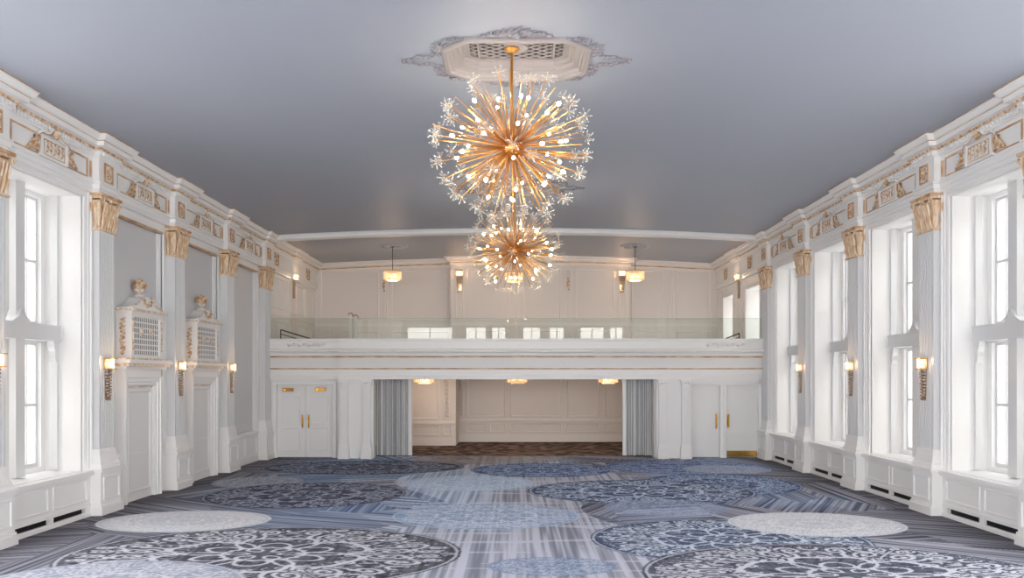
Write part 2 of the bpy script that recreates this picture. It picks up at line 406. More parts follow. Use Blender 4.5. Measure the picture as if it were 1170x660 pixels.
def make_pilaster(w_=.58, d=.2):
    t = thing('pilaster', '', 'pilaster')
    p = MB(); W = w_/2+.1
    p.box(-W-.03, W+.03, 0, d+.12, 0, .16); p.box(-W-.015, W+.015, 0, d+.10, .16, .20)
    p.box(-W, W, 0, d+.08, .20, .80); p.frame(-W+.09, W-.09, .28, .72, d+.08, .04, .02)
    p.box(-W-.02, W+.02, 0, d+.10, .80, .84); p.box(-W-.05, W+.05, 0, d+.13, .84, .88)
    p.build('pedestal', ['white'], t)
    b = MB(); U = [(-w_/2, -.0), (-w_/2, d), (w_/2, d), (w_/2, 0)]
    b.sweep(U, [(-.02, .88), (.07, .88), (.07, .96), (.05, 1.0), (.035, 1.08), (.02, 1.16), (.01, 1.24), (0, 1.25), (-.02, 1.25)], side=1)
    b.build('base', ['white'], t)
    s = MB(); s.prismz(flute_poly(w_, d), 1.24, 5.46); s.build('shaft', ['winframe'], t)
    c = MB(); make_capital(c, w_, d, 5.46, .70); c.build('capital', ['capital', 'gildline'], t)
    return t
P0 = make_pilaster()
words_r = ['fluted pilaster at the right picture edge, only its gilded capital showing',
  'fluted white pilaster with a sconce, nearest whole one on the right window wall',
  'fluted white pilaster with a sconce, second whole one along the right window wall',
  'fluted white pilaster with a sconce, third whole one along the right window wall',
  'fluted white pilaster on the right wall where the balcony front meets it']
words_l = ['fluted white pilaster cut by the left picture edge, sconce at its middle',
  'fluted white pilaster between the left window and the nearer grille door',
  'fluted white pilaster with sconce between the two grille doors on the left wall',
  'fluted white pilaster with sconce right of the farther grille door',
  'fluted white pilaster on the left wall where the balcony front meets it']
for i, y in enumerate(PY):
    if i == 0:
        P0.location = (WX, y, 0); P0.rotation_euler = (0,0,RW); P0['label'] = words_r[0]; P0['group'] = 'fluted wall pilasters'
    else: dup(P0, (WX, y, 0), RW, words_r[i])
    dup(P0, (-WX, y, 0), LW, words_l[i])

# ------------------------------------------------------------------ frieze ornaments
def make_frieze():
    t = thing('gilded_cartouche', '', 'ornament')
    m_ = MB()
    for g in (-1, 1):
        m_ = MB(); B = lambda a, b, z0, z1: m_.box(*sorted((g*a, g*b)), 0, .022, z0, z1)
        B(.36, 1.13, 6.42, 6.435); B(.42, 1.13, 6.745, 6.77); B(1.11, 1.13, 6.42, 6.77); m_.build('gilt_outline', ['gildline'], t)
        m_ = MB(); m_.box(*sorted((g*1.22, g*1.27)), 0, .02, 6.45, 6.75); m_.build('gilt_bar', ['gildline'], t)
    
    c = MB(); c.box(-.36, .36, 0, .05, 6.40, 6.74)
    c.box(-.40, -.34, 0, .07, 6.40, 6.76); c.box(.34, .40, 0, .07, 6.40, 6.76)
    c.build('cartouche', ['white'], t)
    r = MB(); r.box(-.31, .31, .05, .058, 6.44, 6.455); r.box(-.31, .31, .05, .058, 6.695, 6.71); r.box(-.31, -.297, .05, .058, 6.44, 6.71); r.box(.297, .31, .05, .058, 6.44, 6.71)
    for i in range(5):
        x = -.22+.11*i; s_ = 1 if i % 2 else -1
        r.tube([(x-.03*s_, .055, 6.48), (x+.02*s_, .07, 6.55), (x-.01*s_, .075, 6.60), (x+.03*s_, .06, 6.66)], [.008, .018, .014, .008], 6, 1)
        r.ball((x, .065, 6.675), .016, 6, 1)
    r.build('figure_relief', ['gildline', 'gild'], t)
    s = MB()
    for g in (-1, 1):
        pts = [(g*.46, .05, 6.745), (g*.38, .06, 6.80), (g*.28, .07, 6.79), (g*.18, .07, 6.82), (g*.10, .07, 6.89), (g*.05, .06, 6.90)]
        s.tube(pts, [.022, .026, .026, .024, .024, .02], 6)
        s.tube([(x, y+.018, z-.012) for x, y, z in pts], .009, 5, 1)
    s.build('swan_neck_pediment', ['white', 'gildline'], t)
    for g in (-1, 1):
        a = MB()
        for k in range(5):
            aa = k*.5
            a.tube([(g*.43, .03, 6.45+.05*k), (g*(.48+.02*k), .05, 6.5+.045*k), (g*(.50+.05*(4-k)), .04, 6.46+.05*k), (g*(.55+.05*(4-k)), .03, 6.43+.055*k)], [.02, .03, .028, .01], 6)
        a.tube([(g*.44, .03, 6.5), (g*.44, .05, 6.72)], [.03, .03], 8)
        a.build('acanthus_leaf', ['gild'], t, smooth=True)
    a = MB()
    for k in range(6): a.ball((.05*math.cos(k*1.05), .08, 6.84+.05*math.sin(k*1.05)), .03, 6)
    a.ball((0, .11, 6.84), .035, 8); a.ball((.0, .09, 6.92), .03, 8)
    a.build('shell_crest', ['gild'], t, smooth=True)
    return t
FR = make_frieze(); first = True
place = ['nearest the camera', 'second from the camera', 'third from the camera', 'last before the balcony']
for sx, nm, R in ((-1, 'left', LW), (1, 'right', RW)):
    for i in range(4):
        lab = f'gilded cartouche frieze panel on the {nm} wall, {place[i]}'
        loc = (sx*8.1, bayc(i), 0)
        if first: FR.location = loc; FR.rotation_euler = (0,0,R); FR['label'] = lab; FR['group'] = 'gilded frieze cartouches'; first = False
        else: dup(FR, loc, R, lab)
def make_rosette():
    t = thing('frieze_rosette', '', 'ornament'); f = MB()
    f.sweep([(-.16, 6.42), (.16, 6.42), (.16, 6.78), (-.16, 6.78)], [(0, 0), (0, .025), (.025, .025), (.025, 0)], [0]*3, closed=True, plane='xz'); f.build('square_frame', ['gildline'], t)
    r = MB(); 
    for k in range(10): r.ball((.075*math.cos(k*PI/5), .02, 6.6+.10*math.sin(k*PI/5)), .03, 6, sy=.6)
    r.ball((0, .03, 6.6), .05, 8); 
    for a in (-1, 1):
        for b in (-1, 1): r.ball((a*.11, .012, 6.6+b*.135), .022, 6)
    r.build('rosette', ['gild'], t, smooth=True); return t
RO = make_rosette(); first = True
for sx, nm, R, ws in ((-1, 'left', LW, words_l), (1, 'right', RW, words_r)):
    for i in range(5):
        if sx > 0 and i == 0: continue
        wh = ['at the picture edge', 'nearest whole pilaster', 'second pilaster', 'third pilaster', 'balcony pilaster'][i]
        lab = f'square gilded rosette above the {wh} of the {nm} wall'.replace('the at the picture edge', 'the edge-cut pilaster')
        if first: RO.location = (sx*7.98, PY[i], 0); RO.rotation_euler = (0,0,R); RO['label'] = lab; RO['group'] = 'square frieze rosettes'; first = False
        else: dup(RO, (sx*7.98, PY[i], 0), R, lab)
def make_scroll():
    m_ = MB()
    for g in (-1, 1):
        m_.tube([(g*(.02+.16*math.cos(a)*(1-a/8)), .015, 6.62+.17*math.sin(a*1.0)*(1-a/10)) for a in [i*.6 for i in range(10)]], .016, 5)
        m_.tube([(g*.05, .015, 6.42), (g*.16, .02, 6.5), (g*.1, .02, 6.6)], .018, 5)
    m_.sweep([(-.24, 6.40), (.24, 6.40), (.24, 6.82), (-.24, 6.82)], [(0, 0), (0, .02), (.02, .02), (.02, 0)], [0]*3, closed=True, plane='xz')
    return m_
sc = make_scroll().build('scroll_ornament', ['gild']); sc.location = (-8.1, 26.6, 0); sc.rotation_euler = (0,0,LW)
tag(sc, 'carved scroll square in the left frieze above the balcony, nearer one', 'ornament', 'balcony frieze scrolls')
for loc, R, lab in (((-8.1, 30.6, 0), LW, 'carved scroll square in the left frieze above the balcony, farther one'),
                    ((8.1, 27.3, 0), RW, 'carved scroll square in the right frieze above the balcony, nearer one'),
                    ((8.1, 30.45, 0), RW, 'carved scroll square in the right frieze above the balcony, farther one')):
    c = sc.copy(); COL.objects.link(c); c.location = loc; c.rotation_euler = (0,0,R); c['label'] = lab

# ------------------------------------------------------------------ windows
def make_window(n, loc, rz):
    t = sroot(f'window_{n}', loc, rz)
    c = MB()   # casing round the opening
    c.sweep([(-1.15, .84), (-1.15, 6.05), (1.15, 6.05), (1.15, .84)], [(0, -.02), (0, .03), (.03, .045), (.09, .045), (.10, .06), (.16, .06), (.17, .085), (.21, .085), (.21, 0), (.2, -.02)], side=1, plane='xz')
    c.build('window_casing', ['white'], t)
    f = MB()   # inner mullion and transom
    f.box(-.125, .125, -.56, -.44, .9, 6.05); f.box(-1.15, -1.09, -.56, -.44, .9, 6.05); f.box(1.09, 1.15, -.56, -.44, .9, 6.05)
    f.build('mullion', ['winframe'], t)
    tr = MB(); tr.box(-1.15, 1.15, -.60, -.41, 3.36, 3.58); tr.box(-1.15, 1.15, -.62, -.39, 3.31, 3.37); tr.box(-1.15, 1.15, -.62, -.39, 3.57, 3.60)
    tr.prism([(-.30, 3.58), (.30, 3.58), (.20, 3.61), (.13, 3.68), (.09, 3.78), (.05, 3.84), (0, 3.86), (-.05, 3.84), (-.09, 3.78), (-.13, 3.68), (-.20, 3.61)], -.60, -.41)
    for s_ in (-1, 1): tr.tube([(s_*.0, -.41, 3.86), (s_*.10, -.40, 3.70), (s_*.28, -.40, 3.60)], .014, 5)
    for s_ in (-1, 1): tr.prism([(s_*1.09, 3.31), (s_*.98, 3.31), (s_*1.0, 3.2), (s_*1.04, 3.12), (s_*1.03, 3.02), (s_*1.06, 2.93), (s_*1.09, 2.92)], -.56, -.44)
    tr.build('transom', ['winframe'], t)
    o = MB()   # outer frame that holds the sashes
    for x0, x1 in ((-1.15, -1.02), (-.14, .14), (1.02, 1.15)): o.box(x0, x1, -.9, -.70, .9, 6.05)
    for z0, z1 in ((.84, .97), (3.28, 3.60), (5.97, 6.05)): o.box(-1.15, 1.15, -.9, -.70, z0, z1)
    o.build('outer_frame', ['white'], t)
    for s_ in (-1, 1):
        x0, x1 = (-1.02, -.14) if s_ < 0 else (.14, 1.02)
        for z0, z1 in ((.97, 3.28), (3.60, 5.97)):
            s = MB(); zm = (z0+z1)/2
            for a, b in ((x0, x0+.05), (x1-.05, x1)): s.box(a, b, -.84, -.77, z0, z1)
            for a, b in ((z0, z0+.07), (zm-.025, zm+.025), (z1-.05, z1)): s.box(x0, x1, -.84, -.77, a, b)
            for k in (1, 2):
                x = x0+(x1-x0)*k/3; s.box(x-.012, x+.012, -.825, -.785, z0, z1)
            so = s.build('sash', ['winframe'], t)
            g = MB(); g.box(x0+.03, x1-.03, -.808, -.802, z0+.03, z1-.03); g.build('pane', ['glass'], so)
    b = MB(); b.box(-1.15, 1.15, -.75, .0, .82, .875); b.box(-1.32, 1.32, -.01, .17, .80, .865); b.box(-1.30, 1.30, 0, .13, .765, .80)
    b.build('window_sill', ['white'], t)
    # dado with two panels and two dark grille slots
    d = MB(); W = 1.30
    d.box(-W, W, 0, .08, .18, .765); d.box(-W, W, 0, .10, 0, .085); 
    for x0, x1 in ((-W, -1.08), (-.06, .06), (1.08, W)): d.box(x0, x1, 0, .10, .085, .18)
    d.box(-W, W, .0, .10, .18, .24); d.box(-W, W, .10, .115, .0, .06)
    d.frame(-1.16, -.06, .30, .72, .08, .05, .022); d.frame(.06, 1.16, .30, .72, .08, .05, .022)
    dd = d.build('wainscot', ['white'], t)
    for s_ in (-1, 1):
        g = MB(); g.box(s_*.06, s_*1.08, .0, .02, .085, .18); 
        for k in range(24):
            x = s_*(.10+.04*k); g.box(x-.006, x+.006, .02, .06, .085, .18, 1)
        g.build('grille_slot', ['dark', 'darkmetal'], dd)
    return t
W1 = make_window(1, (WX, bayc(0), 0), RW)
for n, (loc, rz) in enumerate([((WX, bayc(1), 0), RW), ((WX, bayc(2), 0), RW), ((WX, bayc(3), 0), RW), ((-WX, bayc(0), 0), LW)], 2):
    c = dup(W1, loc, rz); c.name = f'window_{n}'
for n, (c_, h) in enumerate([(27.3, .82), (30.45, .68)], 6):      # balcony windows with plain white blinds-like panes
    t = sroot(f'window_{n}', (WX, c_, 0), RW); f = MB()
    f.sweep([(-h, 3.45), (-h, 5.75), (h, 5.75), (h, 3.45)], [(0, -.02), (0, .03), (.10, .05), (.12, .05), (.12, 0)], side=1, plane='xz'); f.build('window_casing', ['taupetrim'], t)
    s = MB(); 
    for a, b in ((-h, -h+.06), (-.03, .03), (h-.06, h)): s.box(a, b, -.6, -.53, 3.45, 5.75)
    for a, b in ((3.45, 3.55), (4.6, 4.65), (5.68, 5.75)): s.box(-h, h, -.6, -.53, a, b)
    so = s.build('sash', ['white'], t); g = MB(); g.box(-h+.04, h-.04, -.57, -.565, 3.5, 5.7); g.build('pane', ['glass'], so)
    b = MB(); b.box(-h-.1, h+.1, -.5, .1, 3.40, 3.46); b.build('window_sill', ['white'], t)

# ------------------------------------------------------------------ left wall doors and the niches
def make_side_door(n, yc):
    t = sroot(f'door_{n}', (-WX, yc, 0), LW)
    f = MB(); f.sweep([(-.60, 0), (-.60, 2.45), (.60, 2.45), (.60, 0)], [(0, -.05), (0, .08), (.03, .10), (.08, .10), (.09, .13), (.17, .13), (.18, .16), (.22, .16), (.22, -.14)], side=1, plane='xz')
    f.box(-.82, .82, -.14, .14, 2.66, 2.80)
    f.build('door_frame', ['white'], t)
    l = MB(); l.box(-.60, .60, -.02, .03, 0, 2.45); l.frame(-.52, .52, .18, 2.36, .03, .06, .03); l.box(-.60, .60, .03, .05, 2.41, 2.45, 1)
    l.build('door_leaf', ['panel', 'ornament'], t)
    k = MB(); 
    for s_ in (-1, 1):
        a, b = sorted((s_*.84, s_*1.0)); k.box(a, b, 0, .06, 0, .15); k.box(a, b, 0, .05, .86, .92); k.frame(a+.01, b-.01, .24, .80, 0, .03, .02)
    k.build('wainscot', ['white'], t)
def make_grille():
    t = thing('overdoor_grille', '', 'grille')
    s = MB(); s.box(-.92, .92, -.12, .22, 2.80, 2.86); s.box(-.96, .96, -.12, .28, 2.86, 2.93, 1); s.box(-1.0, 1.0, -.12, .33, 2.93, 3.0); s.box(-.97, .97, -.12, .30, 3.0, 3.04, 1)
    s.build('shelf', ['white', 'ornament'], t)
    b = MB(); b.box(-.70, .70, -.12, .16, 3.04, 3.98); b.box(-.70, -.60, .16, .21, 3.04, 3.98); b.box(.60, .70, .16, .21, 3.04, 3.98); b.box(-.70, .70, .16, .21, 3.04, 3.10); b.box(-.70, .70, .16, .21, 3.92, 3.98)
    b.box(-.60, .60, .16, .165, 3.10, 3.92, 1)
    b.build('cabinet', ['white', 'backmirror'], t)
    q = MB()
    for k in range(15):
        x = -.60+1.2*(k+.5)/15+.04 if False else -.60+1.2*k/14; q.box(x-.014, x+.014, .165, .173, 3.10, 3.92)
    for k in range(8):
        z = 3.10+.82*k/7; q.box(-.60, .60, .165, .172, z-.015, z+.015)
    q.build('lattice', ['white'], t)
    for g in (-1, 1):
        o = MB(); o.ball((g*.24, .20, 3.60), .035, 6)
        for k in range(4):
            c = (g*.24, .195, 3.60); o.tube([(c[0]+.04*math.cos(k*1.57), c[1], c[2]+.04*math.sin(k*1.57)), (c[0]+.11*math.cos(k*1.57+.5), c[1], c[2]+.12*math.sin(k*1.57+.5))], [.03, .008], 5)
        o.build('lattice_flower', ['ornament'], t)
    for s_ in (-1, 1):
        e = MB()
        for k in range(9):
            z = 3.15+.085*k; X = s_*.705
            e.ball((X, .02+.03*math.sin(k*1.7), z), .045, 6, sx=.5); e.tube([(X, -.02, z), (X+s_*.01, .09, z+.05)], [.02, .01], 5)
        e.ball((s_*.65, .215, 3.85), .035, 6, sy=.5); e.tube([(s_*.65, .215, 3.80), (s_*.655, .22, 3.5), (s_*.65, .215, 3.2)], [.02, .012, .02], 5)
        e.build('side_carving', ['gild'], t)
    c = MB(); c.box(-.74, .74, -.12, .25, 3.98, 4.02); c.box(-.79, .79, -.12, .30, 4.02, 4.07, 1); c.box(-.76, .76, -.12, .27, 4.07, 4.09)
    prof = [(-.74, 4.09), (.74, 4.09), (.60, 4.13), (.42, 4.17), (.30, 4.24), (.20, 4.33), (.10, 4.37), (-.10, 4.37), (-.20, 4.33), (-.30, 4.24), (-.42, 4.17), (-.60, 4.13)]
    c.prism(prof, -.12, .20)
    for g in (-1, 1):
        c.tube([(g*.72, .21, 4.12), (g*.42, .22, 4.19), (g*.28, .22, 4.28), (g*.16, .22, 4.36)], .022, 6, 1)
    c.build('pediment', ['white', 'ornament'], t)
    h = MB()
    for g in (-1, 1): h.prism([(g*.10, 4.27), (g*.15, 4.31), (g*.20, 4.27), (g*.15, 4.17)], .20, .235)
    for k in range(5): h.tube([(0, .21, 4.14), (.07*math.sin((k-2)*.6), .23, 4.14+.10*math.cos((k-2)*.6))], [.012, .02], 5)
    h.build('pediment_carving', ['gild'], t)
    f = MB(); f.lathe([(.10, 0), (.10, .04), (.05, .06), (.045, .10), (.11, .14), (.12, .17), (.001, .17)], 12, (0, .04, 4.37))
    f.build('urn_foot', ['ornament'], t, smooth=True)
    u = MB()
    random.seed(3)
    for k in range(34):
        z = -1+2*(k+.5)/34; a = k*2.4; r = math.sqrt(1-z*z)
        u.ball((.11*r*math.cos(a), .04+.11*r*math.sin(a), 4.62+.10*z), .035+.012*random.random(), 6)
    u.ball((0, .04, 4.62), .12, 10); u.ball((0, .04, 4.75), .03, 6)
    u.build('flower_finial', ['gild'], t, smooth=True)
    return t
G1 = make_grille(); DC = [bayc(1)-.02, bayc(2)-.02]
G1.location = (-WX, DC[0], 0); G1.rotation_euler = (0,0,LW); G1['label'] = 'white lattice grille with gilded flower finial over the nearer left door'; G1['group'] = 'overdoor grilles'
dup(G1, (-WX, DC[1], 0), LW, 'white lattice grille with gilded flower finial over the farther left door')
make_side_door(1, DC[0]); make_side_door(2, DC[1])
m_ = MB()   # mouldings of the niches and the blind panel
def wl(u0, u1, z0, z1, d=.02, w_=.05): m_.sweep([(u0, z0), (u0, z1), (u1, z1), (u1, z0)], [(0, -.02), (0, .02), (.015, .035), (.05, .035), (.06, .02), (.06, -.02)], [0]*5, closed=True, side=1, plane='xz')
for i in (1, 2, 3):
    c = -(bayc(i)-20); h = 1.14 if i < 3 else 1.12
    wl(c-h, c+h, 1.05 if i < 3 else .95, 5.98)
    m_.box(c-h, c+h, -.06, .04, 5.94, 5.98, 1)
c = -(bayc(3)-20)
m_.box(c-1.14, c+1.14, 0, .05, 0, .18); m_.box(c-1.14, c+1.14, 0, .07, .86, .92); m_.frame(c-1.05, c-.05, .26, .80, 0, .05, .025); m_.frame(c+.05, c+1.05, .26, .80, 0, .05, .025)
o = m_.build('trim_4', ['white', 'gildline'], loc=(-WX, 20, 0), rot=(0,0,LW)); struct(o, 'mouldings of the left wall niches')

# ------------------------------------------------------------------ balcony zone: back walls
m_ = MB()
m_.box(-WX-.3, WX+.3, 32.0, 32.3, 0, 7.7)                        # rear wall
m_.box(-2.63, 4.55, 31.5, 32.0, 3.2, 7.6)                         # projecting centre of the upper wall
m_.box(-WX, -2.33, 30.3, 32.0, 0, 2.8)                            # projecting block under the balcony
struct(m_.build('wall_back', ['taupe']))
# upper panels and cornice of the rear wall
u = MB()
def bx(px, Y): return (px-590)*Y/900
def panels(m, lst, Y, z0, z1, w_=.07, d=.035):                     # facing -y
    for a, b in lst:
        x0, x1 = bx(a, Y), bx(b, Y)
        m.sweep([(x0, z0), (x1, z0), (x1, z1), (x0, z1)], [(0, Y), (0, Y-d*.6), (w_*.3, Y-d), (w_*.7, Y-d*.8), (w_, Y-d*.3), (w_, Y)], [0]*5, closed=True, side=1, plane='xz')
panels(u, [(366, 433), (439, 443), (447, 513)], 32.0, 4.92, 6.95); panels(u, [(773, 812)], 32.0, 4.92, 6.95)
panels(u, [(721, 758), (763, 770)], 32.0, 4.92, 6.95)
panels(u, [(520, 530), (534, 582), (586, 593), (597, 641), (645, 653), (657, 702), (706, 717)], 31.5, 4.92, 6.95)
panels(u, [(366, 433), (447, 513)], 32.0, 3.5, 4.5); panels(u, [(721, 758), (773, 812)], 32.0, 3.5, 4.5); panels(u, [(534, 582), (597, 641), (657, 702)], 31.5, 3.5, 4.5)
for x0, x1, Y in ((-8.2, -2.63, 32.0), (-2.63, 4.55, 31.5), (4.55, 8.2, 32.0)):
    u.box(x0, x1, Y-.05, Y, 4.68, 4.75); u.box(x0, x1, Y-.03, Y, 4.75, 4.80)
vs = []; fs = []; CP = [(0, -.34), (.03, -.33), (.03, -.25), (.05, -.24), (.05, -.20), (.14, -.17), (.14, -.11), (.20, -.06), (.24, -.05), (.24, .02)]
path = [(-7.95, 32.0)] + [(-7.95+(-2.63+7.95)*i/6, 32.0) for i in range(1, 7)] + [(-2.63+7.18*i/10, 31.5) for i in range(11)] + [(4.55+(7.95-4.55)*i/4, 32.0) for i in range(5)]
P = [Vector(p) for p in path]; k = len(CP)
for i, p in enumerate(P):
    a = (P[i]-P[i-1]).normalized() if i else (P[1]-P[0]).normalized(); b = (P[i+1]-P[i]).normalized() if i < len(P)-1 else a
    na, nb = Vector((a.y, -a.x)), Vector((b.y, -b.x)); md = na+nb; md = md/max(.3, md.dot(na))
    for o_, z in CP: vs.append((p.x+md.x*o_, p.y+md.y*o_, edge_z(p.x)+z))
ms = []
for i in range(len(P)-1):
    for a in range(k-1): fs.append((i*k+a, i*k+a+1, (i+1)*k+a+1, (i+1)*k+a)); ms.append(1 if a in (3,) else 0)
u.add(vs, fs, ms)
struct(u.build('trim_5', ['taupetrim', 'gildline']), 'panel mouldings and cornice of the upper rear wall')
# panels on the side walls above the balcony
for sx, nm, R in ((-1, 6, LW), (1, 7, RW)):
    s = MB()
    def cv(y): return (29 - y)*(1 if sx < 0 else -1)
    segs = [(25.85, 26.75), (26.95, 27.85), (28.05, 28.25), (28.95, 29.15), (29.35, 30.35), (30.55, 31.6)] if sx < 0 else [(28.25, 28.42), (29.05, 29.2), (31.3, 31.85)]
    s.box(*sorted((cv(28.4), cv(29.1))), 0, .06, 3.3, 6.1)
    for a, b in segs:
        x0, x1 = sorted((cv(a), cv(b))); s.frame(x0, x1, 4.95, 6.05, 0, .05, .03); s.frame(x0, x1, 3.45, 4.55, 0, .05, .03)
    if sx < 0: s.box(*sorted((cv(25.8), cv(31.9))), 0, .04, 4.68, 4.78)
    x0, x1 = sorted((cv(28.48), cv(29.02))); s.frame(x0, x1, 4.95, 5.95, .06, .05, .02)
    o = s.build(f'trim_{nm}', ['taupetrim'], loc=(sx*WX, 29, 0), rot=(0,0,R)); struct(o, 'panel mouldings of the side wall above the balcony')
# lower rear wall panels
l = MB()
panels(l, [(533, 578), (583, 642), (647, 685), (690, 735)], 32.0, 1.0, 2.72, .08, .04)
panels(l, [(533, 556), (559, 578), (583, 642), (647, 685), (690, 735)], 32.0, .38, .78, .06, .03)
panels(l, [(455, 502), (506, 514)], 30.3, 1.0, 2.72, .08, .04); panels(l, [(455, 502), (506, 516)], 30.3, .38, .78, .06, .03)
for x0, x1, Y in ((-8.2, -2.33, 30.3), (-2.33, 8.2, 32.0)):
    l.box(x0, x1, Y-.07, Y, .84, .90); l.box(x0, x1, Y-.05, Y, .90, .93); l.box(x0, x1, Y-.04, Y, 0, .28)
struct(l.build('trim_8', ['taupetrim']), 'panel mouldings and chair rail under the balcony')
def carved_strip(x, Y, z0, z1, lab):
    m = MB(); z = z0
    while z < z1:
        for g in (-1, 1): m.tube([(x, Y-.02, z), (x+g*.07, Y-.035, z+.06), (x+g*.03, Y-.03, z+.13)], [.02, .018, .008], 5)
        m.ball((x, Y-.03, z+.10), .028, 6); z += .17
    tag(m.build('carved_drop', ['taupetrim'], smooth=True), lab, 'ornament', 'carved drops under the balcony')
carved_strip(bx(510, 30.3), 30.3, 1.1, 2.6, 'carved plaster drop on the projecting wall beside the left curtain')
carved_strip(bx(527, 32.0), 32.0, 1.1, 2.6, 'carved plaster drop on the set-back wall under the balcony')

# ------------------------------------------------------------------ balcony
b = MB(); b.box(-WX, WX, 25.95, 32.0, 2.85, 3.3); b.box(-WX, WX, 25.66, 25.98, 2.56, 3.86)
b.box(-5.70, 5.61, 25.54, 25.7, 2.56, 3.86)
path = [(-8.2, 25.62), (-5.75, 25.62), (-5.75, 25.50), (5.66, 25.50), (5.66, 25.62), (8.2, 25.62)]
pr = [(-.05, 2.56), (.03, 2.56), (.03, 2.70), (.0, 2.71), (0, 2.88), (.03, 2.885), (.03, 2.925), (0, 2.94), (0, 3.26), (.03, 3.265), (.03, 3.31), (.06, 3.33), (.08, 3.40), (.15, 3.44), (.15, 3.46), (.17, 3.47), (.17, 3.52), (.06, 3.54), (.04, 3.56), (.04, 3.80), (.08, 3.81), (.08, 3.88), (-.1, 3.88)]
mm = [0]*22; mm[5] = 1; mm[9] = 1; mm[14] = 1; mm[7] = 2; mm[8] = 0
b.sweep(path, pr, mm, side=-1)
x = -8.1
while x < 8.1:
    Y = 25.50 if -5.72 < x < 5.6 else 25.62
    b.box(x, x+.045, Y-.09, Y-.02, 3.345, 3.40); x += .085
struct(b.build('balcony', ['white', 'gildline', 'relief']), 'white balcony front with gold lined frieze')
def relief(x0, x1, lab):
    m = MB(); n = int((x1-x0)/.16); Y = 25.58
    for i in range(n):
        x = x0+(i+.5)*(x1-x0)/n; s_ = 1 if i % 2 else -1
        m.tube([(x-.07, Y, 3.68-.05*s_), (x-.02, Y-.02, 3.68+.07*s_), (x+.05, Y-.02, 3.68+.03*s_), (x+.02, Y-.01, 3.68-.04*s_)], [.012, .02, .016, .008], 5)
        m.ball((x, Y-.01, 3.68), .025, 6)
    tag(m.build('parapet_relief', ['white'], smooth=True), lab, 'ornament', 'parapet reliefs')
relief(-7.45, -6.15, 'carved relief band on the left end of the balcony parapet')
relief(6.15, 7.45, 'carved relief band on the right end of the balcony parapet')
m_ = MB(); m_.box(-WX, WX, 25.98, 32.0, 2.78, 2.85); struct(m_.build('ceiling_under_balcony', ['taupe']))

# pieces of wall under the balcony front, with doors
lo = MB()
lo.box(-8.2, -7.84, 25.72, 26.1, 0, 2.56); lo.box(-6.0, -4.66, 25.72, 26.1, 0, 2.56); lo.box(-7.84, -6.0, 25.72, 26.1, 2.38, 2.56)
lo.box(4.50, 5.62, 25.72, 26.1, 0, 2.56); lo.box(5.62, 7.95, 25.72, 26.1, 2.36, 2.56); lo.box(6.66, 6.86, 25.72, 26.1, 0, 2.36); lo.box(7.92, 8.2, 25.72, 26.1, 0, 2.56)
struct(lo.build('wall_under_balcony', ['white']))
def door_leaf(parent, x0, x1, z1, plain=False):
    l = MB(); l.box(x0+.004, x1-.004, 25.86, 25.91, .01, z1)
    if not plain:
        for a, b in ((.22, .98), (1.10, 2.02)):
            l.sweep([(x0+.16, a), (x1-.16, a), (x1-.16, b), (x0+.16, b)], [(0, 25.86), (0, 25.845), (.02, 25.838), (.04, 25.85), (.04, 25.86)], [0]*4, closed=True, plane='xz')
    return l.build('door_leaf', ['white' if not plain else 'panel'], parent)
def pull(parent, x, z0=.98, z1=1.38, y=25.86):
    h = MB(); h.tube([(x, y, z0+.04), (x, y-.06, z0+.04), (x, y-.07, z0+.1), (x, y-.07, z1-.1), (x, y-.06, z1-.04), (x, y, z1-.04)], .014, 8)
    h.lathe([(.03, 0), (.03, .01), (.02, .02)], 10, (x, y-.02, z0+.03)); h.box(x-.025, x+.025, y-.012, y, z0-.02, z1+.02)
    h.build('door_handle', ['brass'], parent)
d3 = sroot('door_3')
f = MB(); f.sweep([(-7.835, 0), (-7.835, 2.375), (-6.005, 2.375), (-6.005, 0)], [(0, 25.86), (0, 25.70), (.03, 25.69), (.10, 25.69), (.11, 25.67), (.16, 25.67), (.16, 25.74)], side=1, plane='xz'); f.build('door_frame', ['white'], d3)
f = MB(); f.box(-8.14, -7.99, 25.67, 25.73, 0, 2.54); f.box(-5.86, -5.77, 25.67, 25.73, 0, 2.54)
f.box(-7.82, -6.0, 25.82, 25.87, 2.30, 2.38); f.build('door_head', ['white'], d3)
for x0, x1, hx in ((-7.84, -6.92, -7.02), (-6.92, -6.0, -6.82)):
    lf = door_leaf(d3, x0, x1, 2.30); pull(lf, hx)
for cxx in (-7.48, -6.42):
    m = MB(); m.box(cxx-.17, cxx+.17, 25.79, 25.86, 2.17, 2.27); m.box(cxx-.13, cxx+.19, 25.74, 25.79, 2.25, 2.275); m.box(cxx-.15, cxx-.11, 25.74, 25.80, 2.19, 2.275)
    m.build('door_closer', ['brass'], d3)
m = MB(); m.box(-6.926, -6.914, 25.87, 25.9, 0, 2.3); m.build('door_gap', ['dark'], d3)
for n, (x0, x1, kind) in enumerate(((5.62, 6.66, 0), (6.86, 7.92, 1)), 4):
    d = sroot(f'door_{n}'); f = MB()
    f.sweep([(x0+.005, 0), (x0+.005, 2.355), (x1-.005, 2.355), (x1-.005, 0)], [(0, 25.86), (0, 25.71), (.03, 25.70), (.06, 25.69), (.08, 25.69), (.08, 25.74)], side=1, plane='xz'); f.build('door_frame', ['white'], d)
    lf = door_leaf(d, x0, x1, 2.36, True)
    if kind == 0: pull(lf, x1-.10, .95, 1.42)
    else:
        m = MB(); m.box(x0+.03, x0+.13, 25.845, 25.86, .98, 1.42); m.tube([(x0+.08, 25.845, 1.05), (x0+.08, 25.80, 1.10), (x0+.08, 25.80, 1.30), (x0+.08, 25.845, 1.35)], .012, 6); m.build('push_plate', ['brass'], lf)
        m = MB(); m.box(x0+.03, x1-.03, 25.845, 25.86, .02, .22); m.build('kick_plate', ['brass'], lf)

